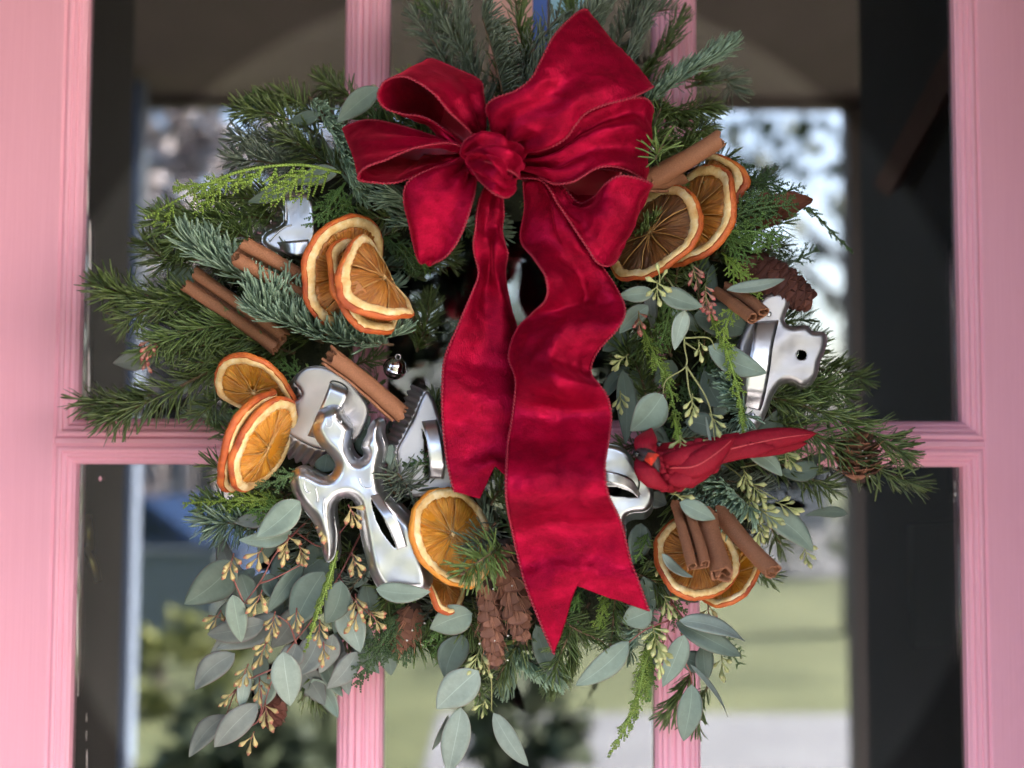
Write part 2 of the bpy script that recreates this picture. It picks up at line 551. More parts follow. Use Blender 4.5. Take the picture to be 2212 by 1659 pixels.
PROF = [(-0.0002, 0.0004), (0.0006, 0.0016), (0.0014, 0.0016), (0.0022, 0.0006), (0.0040, 0.0002), (0.0056, 0.0008), (0.0061, 0.0028), (0.0068, 0.0031), (0.0075, 0.0026),
        (0.0098, 0.0030), (0.0104, 0.0052), (0.0111, 0.0056), (0.0118, 0.0051), (0.0136, 0.0056), (0.0144, 0.0072), (0.0160, 0.0088), (0.0165, 0.0145), (0.0165, 0.030), (-0.0002, 0.030)]
def moulding(x0, x1, z0, z1):
    """x0..z1 = glass edges; the profile runs mitred round the pane"""
    rings = []
    for u, d in PROF:
        k = MW - u
        rings.append([(x0 - k, d, z0 - k), (x1 + k, d, z0 - k), (x1 + k, d, z1 + k), (x0 - k, d, z1 + k)])
    v = [p for r in rings for p in r]
    f = []
    n = len(rings)
    for i in range(n):
        i2 = (i + 1) % n
        for j in range(4):
            j2 = (j + 1) % 4
            f.append((i * 4 + j, i2 * 4 + j, i2 * 4 + j2, i * 4 + j2))
    obj("moulding", v, f, M_PINK, door, False)
def pane(x0, x1, z0, z1):
    b = MB().box((x0 + 0.0002, YG, z0 + 0.0002), (x1 - 0.0002, YG + 0.004, z1 - 0.0002))
    b.obj("glass_pane", M_GLASS, door)
PANES = []
for (za, zb) in ((RT, ZT), (ZB, RB)):
    for (xa, xb) in ((xl[0], xl[1]), (xl[2], xl[3]), (xl[4], xl[5])):
        moulding(xa, xb, za, zb)
        pane(xa, xb, za, zb)
        PANES.append((xa, xb, za, zb))
# paint dragged onto the edges of the glass when the door was painted
M_SMEAR = vary("old_white_paint", (0.62, 0.56, 0.53), (0.75, 0.66, 0.64), 200, 0.7).m
M_SMEARP = Mat("pink_paint_spot", (0.72, 0.36, 0.42), 0.6).m
def smear(px, y0, y1, w, seed, mat=M_SMEAR, parts=6):
    r = random.Random(seed)
    y = y0
    b = MB()
    while y < y1:
        ln = r.uniform(8, (y1 - y0) / parts * 2)
        ww = w * r.uniform(0.25, 1)
        xx = px + r.uniform(-w, w) * 0.4
        n = 6
        pl, pr = [], []
        for i in range(n + 1):
            t = i / n
            hw = ww * 0.5 * (math.sin(PI * min(1, t * 0.96 + 0.02)) ** 0.5) * r.uniform(0.6, 1.1)
            q = P(xx, min(y + ln * t, y1 + 4), -YG + 0.0003)
            pl.append((q.x - hw * S, YG - 0.0004, q.z)); pr.append((q.x + hw * S, YG - 0.0004, q.z))
        v = pl + pr + [(a, c + 0.0003, d) for a, c, d in pl] + [(a, c + 0.0003, d) for a, c, d in pr]
        f = []
        m = n + 1
        for i in range(n):
            f += [(i, i + 1, m + i + 1, m + i), (2 * m + i, 3 * m + i, 3 * m + i + 1, 2 * m + i + 1), (i, 2 * m + i, 2 * m + i + 1, i + 1), (m + i, m + i + 1, 3 * m + i + 1, 3 * m + i)]
        b.add(v, f)
        y += ln + r.uniform(2, 30)
    b.obj("paint_smear", mat, door)
smear(192, 40, 860, 7, 1, parts=9)
smear(168, 1015, 1500, 3, 2, parts=7)
smear(152, 1500, 1660, 2.2, 3, parts=5)
smear(187, 1540, 1660, 1.8, 4, parts=4)
smear(2068, 0, 860, 5, 5, parts=9)
smear(2092, 1030, 1500, 4, 6, parts=12)
smear(2062, 1040, 1080, 5, 7, parts=2)
smear(219, 1028, 1052, 8, 8, M_SMEARP, 2)

# ================================================================== ROOM BEHIND THE GLASS
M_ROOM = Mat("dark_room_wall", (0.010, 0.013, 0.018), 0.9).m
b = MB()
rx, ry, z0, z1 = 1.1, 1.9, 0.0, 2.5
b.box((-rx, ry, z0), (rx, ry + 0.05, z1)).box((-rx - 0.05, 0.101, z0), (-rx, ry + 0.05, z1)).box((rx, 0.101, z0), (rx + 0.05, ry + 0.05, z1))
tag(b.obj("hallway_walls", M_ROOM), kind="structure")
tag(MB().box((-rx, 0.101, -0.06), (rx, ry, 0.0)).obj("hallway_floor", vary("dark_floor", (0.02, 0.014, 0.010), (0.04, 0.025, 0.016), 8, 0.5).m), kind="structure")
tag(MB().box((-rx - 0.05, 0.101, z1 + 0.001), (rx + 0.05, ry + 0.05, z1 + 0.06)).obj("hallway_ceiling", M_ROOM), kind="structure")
# house front round the door
M_FRONT = vary("dark_grey_siding", (0.07, 0.065, 0.06), (0.10, 0.095, 0.09), 5, 0.8).m
dl, dr = xl[0] - SW - 0.008, xl[5] + SW + 0.008
b = MB()
b.box((-2.8, -0.02, 0.0), (dl, 0.10, 2.75)).box((dr, -0.02, 0.0), (2.8, 0.10, 2.75)).box((dl, -0.02, ZT + 0.17), (dr, 0.10, 2.75))
hw = b.obj("house_wall", M_FRONT)
tag(hw, "dark house wall that the pink door is set in", "wall")

def quadbox(name, c, mat, depth=0.01, **kw):
    """thin slab through four pixel corners (px,py,d)"""
    pts = [P(*q) for q in c]
    n = (pts[1] - pts[0]).cross(pts[3] - pts[0]).normalized() * depth
    v = pts + [q + n for q in pts]
    return obj(name, v, [(0, 1, 2, 3), (7, 6, 5, 4), (0, 4, 5, 1), (1, 5, 6, 2), (2, 6, 7, 3), (3, 7, 4, 0)], mat, None, False)
o = quadbox("grey_board", [(1975, 1135, -0.20), (2110, 1128, -0.20), (2112, 1395, -0.20), (1978, 1400, -0.20)], Mat("grey_board", (0.10, 0.095, 0.09), 0.8).m, 0.02)
tag(o, "dim grey board standing in the dark behind the lower right pane", "board")
# brass latch seen behind the lower left pane
M_BRASS = vary("aged_brass", (0.50, 0.30, 0.08), (0.72, 0.50, 0.16), 150, 0.3, metallic=1.0).m
la = empty("brass_latch", P(196, 1180, -0.045), "small brass latch behind the lower left pane", "latch")
pl = MB(); pl.tube(npa([(188, 1112, -0.045), (192, 1150, -0.045), (196, 1190, -0.043)]), [0.0035, 0.005, 0.0032], 10)
pl.obj("plate", M_BRASS, la, True)
pl = MB(); pl.tube(npa([(186, 1182, -0.04), (196, 1205, -0.038), (206, 1232, -0.038), (212, 1256, -0.04)]), [0.002, 0.0038, 0.0036, 0.003], 10)
pl.obj("lever", M_BRASS, la, True)
# red flower low in the lower right pane
fl = empty("red_flower", P(2065, 1645, -0.10), "deep red flower at the bottom corner of the lower right pane", "flower")
for k in range(7):
    a = k * 2 * PI / 7 + 0.2
    n = 8
    vv, ff = [], []
    for i in range(n + 1):
        t = i / n
        w = 15 * math.sin(PI * t ** 0.8) + 0.5
        cx, cyp = 2075 + math.cos(a) * 62 * t, 1660 - math.sin(a) * 52 * t
        for s_ in (-1, 1):
            vv.append(P(cx - s_ * math.sin(a) * w, cyp - s_ * math.cos(a) * w, -0.10 + 0.02 * t * t - 0.004 * s_ * s_))
    for i in range(n):
        ff.append((2 * i, 2 * i + 1, 2 * i + 3, 2 * i + 2))
    p_ = obj("petal", vv, ff, Mat("dark_red_petal", (0.30, 0.006, 0.02), 0.5).m if k == 0 else bpy.data.materials["dark_red_petal"], fl)
    md = p_.modifiers.new("thick", 'SOLIDIFY'); md.thickness = 0.0008

# ================================================================== THE PORCH AND STREET THE PANES MIRROR
M_CEIL = vary("porch_ceiling_boards", (0.18, 0.142, 0.138), (0.215, 0.17, 0.165), 3, 0.8).m
M_WALLB = vary("porch_side_wall", (0.012, 0.011, 0.011), (0.022, 0.020, 0.020), 4, 0.85).m
M_POSTB = Mat("skylight_blue_post", (0.17, 0.21, 0.29), 0.5).m  # bluish skylight on the post is put into its base colour
M_POSTT = Mat("taupe_post_paint", (0.10, 0.083, 0.076), 0.6).m
M_BEAM = vary("red_brown_beam", (0.05, 0.016, 0.012), (0.07, 0.024, 0.018), 6, 0.7).m
M_FLOOR = vary("porch_deck_paint", (0.22, 0.21, 0.20), (0.30, 0.29, 0.27), 6, 0.6).m
YE = -2.55
zc = R(1106, 195, 3.5).z
porch = empty("porch", (0, -1.2, 0), "open front porch with a boarded ceiling facing the street", "porch")
for k in range(16):
    x0 = -1.3 + k * 0.2
    MB().box((x0 + 0.0005, YE, zc), (x0 + 0.1995, -0.021, zc + 0.02)).obj("ceiling_board", M_CEIL, porch)
MB().box((-1.3, YE, zc + 0.021), (1.9, 0.0, zc + 0.12)).obj("roof", M_FRONT, porch)
MB().box((-1.3, YE - 0.06, zc - 0.03), (1.9, YE - 0.002, zc + 0.15)).obj("fascia", Mat("brown_fascia", (0.16, 0.13, 0.115), 0.7).m, porch)
JD = -0.46
xw = R(252, 900, 0.98 - JD).x
MB().box((xw - 0.10, JD, 0.0), (xw, -0.021, 2.25)).obj("jamb", M_WALLB, porch)
xr = R(1885, 900, 0.98 - JD).x
MB().box((xr, JD, 0.0), (xr + 0.10, -0.021, 2.25)).obj("jamb", M_WALLB, porch)
pa, pb = R(252, 900, 3.3), R(292, 900, 3.3)
MB().box((pa.x - 0.10, pa.y - 0.06, -0.3), (pb.x, pa.y, zc - 0.035)).obj("post", M_POSTB, porch)
MB().box((-2.8, YE - 0.05, -0.12), (2.8, -0.021, -0.001)).obj("deck", M_FLOOR, porch)
a0, a1 = R(1845, 190, 3.55), R(1850, 1600, 3.55)
MB().box((a0.x - 0.034, a0.y - 0.034, -0.5), (a0.x + 0.034, a0.y + 0.034, zc - 0.035)).obj("post", M_POSTT, porch)
q0, q1 = R(1918, 400, 1.31), R(2105, 55, 1.065)
MB().tube([q0, q1], 0.016, 4).obj("brace", M_BEAM, porch)

ZG = -0.55
M_GRASS = vary("lawn_grass", (0.050, 0.062, 0.020), (0.112, 0.122, 0.050), 0.9, 0.9, detail=5).m
M_ROADP = vary("grey_concrete_path", (0.15, 0.15, 0.158), (0.20, 0.20, 0.208), 1.5, 0.85).m
M_ASPH = vary("road_asphalt", (0.08, 0.08, 0.085), (0.12, 0.12, 0.12), 3, 0.9).m
tag(MB().box((-260, -460, ZG - 0.5), (260, YE - 0.07, ZG)).obj("lawn", M_GRASS), kind="structure")
def ydist(py): return (CAM.z - ZG) / ((py - 977.0) / FPX)
def yworld(dist): return 2 * YG - (dist + CAM.y)
ya, yb = yworld(ydist(1532)), yworld(ydist(1700))
tag(MB().box((-0.55, ya, ZG + 0.001), (60, min(yb, YE - 0.08), ZG + 0.006)).obj("path", M_ROADP), kind="structure")
yr0, yr1 = yworld(ydist(1245)), yworld(ydist(1115))
tag(MB().box((-120, yr1, ZG + 0.001), (120, yr0, ZG + 0.006)).obj("road", M_ASPH), kind="structure")

def lathe_(prof, sides=8):
    v, f = [], []
    for r_, z in prof:
        for j in range(sides):
            a = j * 2 * PI / sides
            v.append((r_ * math.cos(a), r_ * math.sin(a), z))
    for i in range(len(prof) - 1):
        for j in range(sides):
            j2 = (j + 1) % sides
            f.append((i * sides + j, i * sides + j2, (i + 1) * sides + j2, (i + 1) * sides + j))
    return v, f
M_BARK = vary("tree_bark", (0.10, 0.085, 0.07), (0.19, 0.16, 0.14), 8, 0.9).m
M_CROWN = [vary("dark_tree_leaves", (0.025, 0.040, 0.018), (0.065, 0.085, 0.035), 1.2, 0.7).m,
           vary("mauve_grey_twigs", (0.19, 0.165, 0.165), (0.34, 0.30, 0.31), 1.0, 0.8).m,
           vary("yellow_green_hedge_leaves", (0.09, 0.11, 0.025), (0.19, 0.20, 0.05), 1.5, 0.7).m,
           vary("olive_tree_leaves", (0.06, 0.08, 0.035), (0.12, 0.14, 0.06), 1.2, 0.7).m]
def clumps(c, rx_, ry_, rz_, n, size, seed):
    r = np.random.default_rng(seed)
    d = nrm(r.normal(size=(n, 3)))
    rad = r.random(n) ** 0.45
    lob = 1 + 0.25 * np.sin(d[:, 0] * 5 + seed) * np.cos(d[:, 2] * 6 - seed)
    ctr = np.array(c) + d * (rad * lob)[:, None] * np.array((rx_, ry_, rz_))
    # gather the leaves into clumps with gaps between
    hub = ctr[r.integers(0, n, max(6, n // 45))]
    near = hub[np.argmin(((ctr[:, None] - hub[None]) ** 2).sum(-1), 1)]
    ctr = near + (ctr - near) * 0.62
    u = nrm(r.normal(size=(n, 3))); w = nrm(np.cross(u, r.normal(size=(n, 3))))
    s1 = (size * r.uniform(0.6, 1.4, n))[:, None]
    v = np.stack([ctr - u * s1, ctr + w * s1 * 0.5, ctr + u * s1, ctr - w * s1 * 0.5], 1)
    return v.reshape(-1, 3), np.arange(n * 4).reshape(n, 4)
def tree(name, px, py_top, dist, width, kind, seed, label, n=900, base_frac=0.35, group=None, cat="tree"):
    top = R(px, py_top, dist)
    x, y = top.x, top.y
    h = top.z - ZG
    o = empty(name, (x, y, ZG), label, cat, group)
    r = random.Random(seed)
    b = MB()
    pts = [(x, y, ZG - 0.05), (x + 0.1 * r.uniform(-1, 1), y, ZG + h * 0.35), (x + 0.2 * r.uniform(-1, 1), y, ZG + h * 0.7)]
    b.tube(cr(pts, 8), np.linspace(0.028 * h, 0.010 * h, 8), 8)
    for k in range(6):
        a = r.uniform(0, 6.28); t = r.uniform(0.3, 0.65)
        s0 = Vector((x, y, ZG + h * t))
        b.tube(cr([s0, s0 + Vector((math.cos(a) * width * 0.2, math.sin(a) * width * 0.2, h * 0.12)), s0 + Vector((math.cos(a) * width * 0.42, math.sin(a) * width * 0.42, h * 0.22))], 6), np.linspace(0.010 * h, 0.003 * h, 6), 6)
    b.obj("trunk", M_BARK, o, True)
    cz = ZG + h * (base_frac + 1) / 2
    v, f = clumps((x, y, cz), width / 2, width / 2, h * (1 - base_frac) / 2, n, 0.035 * max(width, 2), seed)
    obj("crown", v, f, M_CROWN[kind], o, False)
    return o
# a long low ridge closes the view
v, f = [], []
for i in range(81):
    x = -90 + 180 * i / 80
    hgt = 5.2 + 1.6 * nz(x * 0.05, 3.0) + 0.8 * nz(x * 0.2, 1.0) + (4.5 if x < 0 else 4.5 * max(0, 1 - x / 8))
    for yy, hh in ((-62, -0.1), (-70, 0.6), (-80, 1.0), (-110, 0.9), (-140, -0.1)):
        v.append((x, yy + 2 * nz(x * .1, yy), ZG + max(hgt * hh, -0.05)))
for i in range(80):
    for j in range(4):
        f.append((i * 5 + j, i * 5 + j + 1, (i + 1) * 5 + j + 1, (i + 1) * 5 + j))
tag(obj("hills", v, f, vary("wooded_hillside", (0.075, 0.08, 0.075), (0.15, 0.145, 0.13), 0.4, 0.9, detail=5).m), kind="structure")
v, f = [], []
rw = np.random.default_rng(5)
ctrs = []
for px_ in range(-200, 1500, 60):
    for q_ in range(2):
        c = R(px_ + rw.uniform(-40, 40), rw.uniform(600, 860), 46 + rw.uniform(-4, 4))
        ctrs.append((c.x, c.y, c.z))
vv_, off_ = [], 0
for c in ctrs:
    a_, b_ = clumps(c, 1.6, 1.2, 1.9, 260, 0.16, int(rw.integers(999)))
    vv_.append(a_)
vv_ = np.concatenate(vv_)
tag(obj("distant_wood", vv_, np.arange(len(vv_)).reshape(-1, 4), M_CROWN[3], None, False), "far off belt of trees mirrored low in the panes", kind="stuff")
G = "street trees mirrored in the panes"
tree("bare_tree", 470, 120, 16, 4.6, 1, 3, "mauve grey bare tree mirrored in the upper left pane", 4200, 0.2, G)
tree("bare_tree", 280, 330, 24, 5.0, 1, 5, "smaller mauve tree at the far left of the mirrored street", 2600, 0.1, G)
tree("leafy_tree", 700, 240, 22, 3.6, 3, 8, "olive leafy tree mirrored just left of the wreath", 1600, 0.15, G)
tree("leafy_tree", 1838, 40, 13, 4.6, 0, 11, "dark leafy tree whose crown breaks up the bright sky in the upper right pane", 330, 0.42, G)
tree("leafy_tree", 1905, 300, 19, 2.4, 3, 14, "olive tree behind the porch post in the upper right pane", 420, 0.15, G)
tree("leafy_tree", 1600, 560, 30, 6.0, 0, 17, "distant dark tree low in the upper right pane", 500, 0.05, G)
tree("leafy_tree", 1130, 350, 18, 3.5, 0, 23, "dark tree mirrored in the middle pane behind the bow", 1800, 0.1, G)
def hedge(name, c, rx_, ry_, rz_, kind, seed, label, n=700):
    o = empty(name, (c[0], c[1], ZG), label, "hedge")
    MB().tube([(c[0], c[1], ZG - 0.02), (c[0], c[1], c[2])], 0.05, 8).obj("trunk", M_BARK, o, True)
    v, f = clumps(c, rx_, ry_, rz_, n, 0.07, seed)
    obj("foliage", v, f, M_CROWN[kind], o, False)
c = R(345, 1330, 9); hedge("hedge", (c.x, c.y, ZG + 0.40), 0.8, 0.5, 0.46, 2, 31, "yellow green hedge mirrored in the lower left pane")
c = R(1690, 1140, 19); hedge("hedge", (c.x, c.y, ZG + 0.55), 2.6, 0.6, 0.62, 3, 37, "low olive hedge beyond the lawn in the lower right pane")
c = R(350, 1080, 17); hedge("hedge", (c.x, c.y, ZG + 0.6), 2.2, 0.6, 0.75, 0, 41, "dark hedge across the road in the lower left pane")

def house(name, px0, px1, py_top, dist, wallc, label, roofc=(0.10, 0.09, 0.09)):
    a, b2 = R(px0, py_top, dist), R(px1, py_top, dist)
    o = empty(name, ((a.x + b2.x) / 2, a.y, ZG), label, "house", "houses across the road")
    x0, x1, y, zt = min(a.x, b2.x), max(a.x, b2.x), a.y, a.z
    MB().box((x0, y - 5, ZG - 0.1), (x1, y, zt)).obj("wall", Mat(name + "_wall", wallc, 0.8).m, o)
    w = (x1 - x0)
    MB().add([(x0 - 0.3, y + 0.3, zt + 0.002), (x1 + 0.3, y + 0.3, zt + 0.002), (x1 + 0.3, y - 5.3, zt + 0.002), (x0 - 0.3, y - 5.3, zt + 0.002), (x0 - 0.3, y - 2.5, zt + 1.2), (x1 + 0.3, y - 2.5, zt + 1.2)],
             [(0, 1, 5, 4), (2, 3, 4, 5), (0, 4, 3), (1, 2, 5), (0, 3, 2, 1)]).obj("roof", Mat(name + "_roof", roofc, 0.8).m, o)
    for k in range(3):
        xc = x0 + w * (0.2 + 0.3 * k)
        f_ = MB().box((xc - 0.5, y + 0.001, ZG + 0.9), (xc + 0.5, y + 0.06, ZG + 2.0)).obj("window", Mat(name + "_frame", (0.6, 0.6, 0.6), 0.5).m, o)
        MB().box((xc - 0.43, y + 0.061, ZG + 0.97), (xc + 0.43, y + 0.07, ZG + 1.93)).obj("pane", Mat(name + "_pane", (0.03, 0.035, 0.04), 0.1).m, f_)
house("house", 1500, 1790, 890, 30, (0.30, 0.29, 0.27), "pale low house across the road mirrored in the right panes")
house("house", 120, 420, 830, 34, (0.16, 0.14, 0.135), "dark brown house across the road mirrored on the left")
# green post and parked car
c0, c1 = R(1912, 1055, 5.2), R(1914, 1500, 5.2)
b = MB()
b.box((c0.x - 0.035, c0.y - 0.035, ZG - 0.02), (c0.x + 0.035, c0.y + 0.035, c0.z)).box((c0.x - 0.06, c0.y - 0.06, ZG - 0.02), (c0.x + 0.06, c0.y + 0.06, ZG + 0.1)).box((c0.x - 0.045, c0.y - 0.045, c0.z), (c0.x + 0.045, c0.y + 0.045, c0.z + 0.03))
tag(b.obj("green_post", Mat("green_post_paint", (0.12, 0.26, 0.14), 0.5).m), "green painted post standing on the lawn beside the porch", "post")
def car(px, py, dist, ang, colr, label):
    c = R(px, py, dist)
    o = empty("parked_car", (c.x, c.y, ZG), label, "car")
    Mr = Matrix.Translation((c.x, c.y, ZG)) @ Matrix.Rotation(ang, 4, 'Z')
    prof = [(-2.1, 0.35), (-2.1, 0.75), (-1.6, 0.88), (-0.9, 0.95), (-0.3, 1.42), (0.9, 1.45), (1.6, 0.98), (2.1, 0.92), (2.15, 0.35)]
    v = [Mr @ Vector((x, s_, z)) for s_ in (-0.85, 0.85) for x, z in prof]
    n = len(prof)
    obj("body", v, [tuple(range(n)), tuple(range(2 * n - 1, n - 1, -1))] + [(i, n + i, n + (i + 1) % n, (i + 1) % n) for i in range(n)], Mat("car_paint", colr, 0.3, coat_weight=0.6).m, o, False)
    wv = [Mr @ Vector((x, s_, z)) for s_ in (-0.86, 0.86) for x, z in [(-0.75, 0.98), (-0.28, 1.36), (0.85, 1.38), (1.4, 1.0)]]
    obj("window", wv, [(0, 1, 2, 3), (7, 6, 5, 4), (0, 4, 5, 1), (2, 6, 7, 3), (1, 5, 6, 2), (0, 3, 7, 4)], Mat("car_glass", (0.03, 0.04, 0.05), 0.05).m, o, False)
    for x in (-1.35, 1.35):
        for s_ in (-0.8, 0.8):
            t = MB(); t.tube([Mr @ Vector((x, s_ - 0.1, 0.32)), Mr @ Vector((x, s_ + 0.1, 0.32))], 0.32, 16)
            wv_ = t.obj("wheel", Mat("tyre", (0.02, 0.02, 0.02), 0.8).m if "tyre" not in bpy.data.materials else bpy.data.materials["tyre"], o)
c0, c1 = R(470, 1200, 12.5), R(262, 1262, 12.5)
lw = MB().box((min(c0.x, c1.x), c0.y - 0.12, ZG - 0.05), (max(c0.x, c1.x), c0.y, c0.z)).box((min(c0.x, c1.x) - 0.05, c0.y - 0.16, c0.z + 0.001), (max(c0.x, c1.x) + 0.05, c0.y + 0.04, c0.z + 0.06))
tag(lw.obj("garden_wall", Mat("pale_teal_render", (0.13, 0.15, 0.15), 0.8).m), "pale low garden wall mirrored behind the hedge in the lower left pane", "wall")
c = R(560, 1560, 6.2); hedge("hedge", (c.x, c.y, ZG + 0.42), 0.62, 0.4, 0.46, 0, 43, "dark low shrub nearest the porch in the lower left pane", 900)
c = R(1140, 1590, 6.6); hedge("hedge", (c.x, c.y, ZG + 0.40), 0.42, 0.4, 0.44, 0, 47, "added dark low shrub in place of the dim mirrored figure in the lower middle pane", 700)  # added dark mass where a dim figure is mirrored; the figure is not built
car(250, 1195, 14.5, 0.25, (0.015, 0.035, 0.09), "blue car parked along the road in the lower left pane")
# ================================================================== WREATH
RC = (1095.0, 800.0)
wreath = empty("evergreen_wreath", P(RC[0], RC[1], 0.01), "round evergreen wreath of fir, cedar and eucalyptus hanging on the pink door", "wreath")

def needles(Bp, D, Bd, L, w, th, bend):
    """vectorised needles: base, direction, bend direction, length, half width, half thickness"""
    m = len(Bp)
    ts = np.array([0.0, 0.35, 0.78, 1.0])
    ws = np.array([0.6, 1.0, 0.95, 0.5])
    L = np.broadcast_to(L, (m,))[:, None]
    bend = np.broadcast_to(bend, (m,))[:, None]
    side = nrm(np.cross(D, Bd) + 1e-6)
    rings = []
    for t, k in zip(ts, ws):
        c = Bp + D * L * t + Bd * L * bend * t * t
        tan = nrm(D + Bd * bend * 2 * t)
        nn = np.cross(side, tan)
        rings.append(np.stack([c - side * w * k, c + nn * th * k, c + side * w * k, c - nn * th * k * 0.6], 1))
    v = np.stack(rings, 1).reshape(-1, 3)          # m,4,4,3
    base = (np.arange(m) * 16)[:, None, None]
    q = []
    for i in range(3):
        for j in range(4):
            j2 = (j + 1) % 4
            q.append((i * 4 + j, i * 4 + j2, (i + 1) * 4 + j2, (i + 1) * 4 + j))
    q.append((12, 13, 14, 15))
    f = (base + np.array(q)[None]).reshape(-1, 4)
    return v, f

def fir(path, style="dark", L=46, n=None, w=2.1, mat=None, up=(0, -0.5, 0.86), bend=None, ang=None, name="fir_sprig", seed=None, label=None, twig=3.2, start=0.04, spread=1.0, bud=False, comb=0.75):
    global rng
    rg = np.random.default_rng(seed if seed is not None else int(rng.integers(1e9)))
    p = cr(npa(path), 48)
    T, Sd, Nn = frames(p)
    seg = np.linalg.norm(np.diff(p, axis=0), axis=1)
    length = seg.sum()
    if n is None: n = int(length / S * (0.62 if style == "noble" else 0.50))
    s = start + (1 - start) * np.linspace(0, 1, n) ** 0.96
    s = np.clip(s + rg.normal(0, 0.004, n), 0, 1)
    idx = s * 47
    i0 = np.minimum(idx.astype(int), 46)
    fr = (idx - i0)[:, None]
    lerp = lambda a: a[i0] * (1 - fr) + a[i0 + 1] * fr
    Bp, t, sd, nn = lerp(p), nrm(lerp(T)), nrm(lerp(Sd)), nrm(lerp(Nn))
    tipf = np.clip((s - 0.86) / 0.14, 0, 1) ** 1.4
    if style == "noble":
        ph = rg.uniform(0, 2 * PI, n)
        a = np.radians(ang if ang else 62) * (1 - 0.72 * tipf) * rg.uniform(0.8, 1.15, n)
        rad = np.cos(ph)[:, None] * sd + np.sin(ph)[:, None] * nn
        upv = nrm(np.array(up, float))[None]
        rad = nrm(rad + comb * upv)
        bd = nrm((0.55 + 0.4 * (comb >= 1)) * upv + (0.6 if comb < 1 else 0.12) * t + (0.3 * rg.normal(size=(n, 3)) if comb >= 1 else 0) + np.array((0, 0, 0.5 if comb == 1.0 else 0.0)))
        bn = (bend if bend is not None else 0.34) * rg.uniform(0.6, 1.4, n)
        LL = L * S * rg.uniform(0.75, 1.12, n) * (1 - 0.18 * tipf)
    else:
        sg = rg.choice([-1.0, 1.0], n)
        el = rg.normal(0.4, 0.7, n)
        rad = nrm(sg[:, None] * np.cos(el)[:, None] * sd * spread + np.sin(el)[:, None] * nn)
        a = np.radians(ang if ang else 58) * (1 - 0.6 * tipf) * rg.uniform(0.6, 1.3, n)
        upv = nrm(np.array(up, float))[None]
        bd = nrm(0.8 * t + 0.35 * upv + 0.5 * rg.normal(size=(n, 3)))
        bn = (bend if bend is not None else 0.16) * rg.uniform(0.0, 1.8, n)
        w = w * 1.15
        LL = 1.05 * L * S * rg.uniform(0.7, 1.25, n) * (1 - 0.25 * tipf) * (0.8 + 0.2 * np.sin(PI * np.clip(s, 0, 1)))
    D = nrm(t * np.cos(a)[:, None] + rad * np.sin(a)[:, None] + rg.normal(0, 0.06, (n, 3)))
    bd = nrm(bd - D * (bd * D).sum(1, keepdims=True))
    v, f = needles(Bp + rad * twig * S * 0.6, D, bd, LL, w * S, w * S * (0.62 if style == "noble" else 0.42), bn)
    m = MB().tube(p[::3], np.linspace(twig * S, twig * S * 0.55, 16), 6)
    if bud:
        e, tt = p[-1], T[-1]
        for q in range(3):
            dv = nrm(tt + 0.5 * rg.normal(size=3))
            m.tube([e, e + dv * 5 * S, e + dv * 11 * S, e + dv * 15 * S], np.array([2.5, 4.2, 3.2, 0.6]) * S, 6)
    o = m.obj(name, M_TWIG, wreath, True)
    if label: tag(o, label)
    mat = mat or (M_NOBLE if style == "noble" else M_FIR)
    nd = obj("needles", v, f, mat, o)
    nd["kind"] = "stuff"
    return o

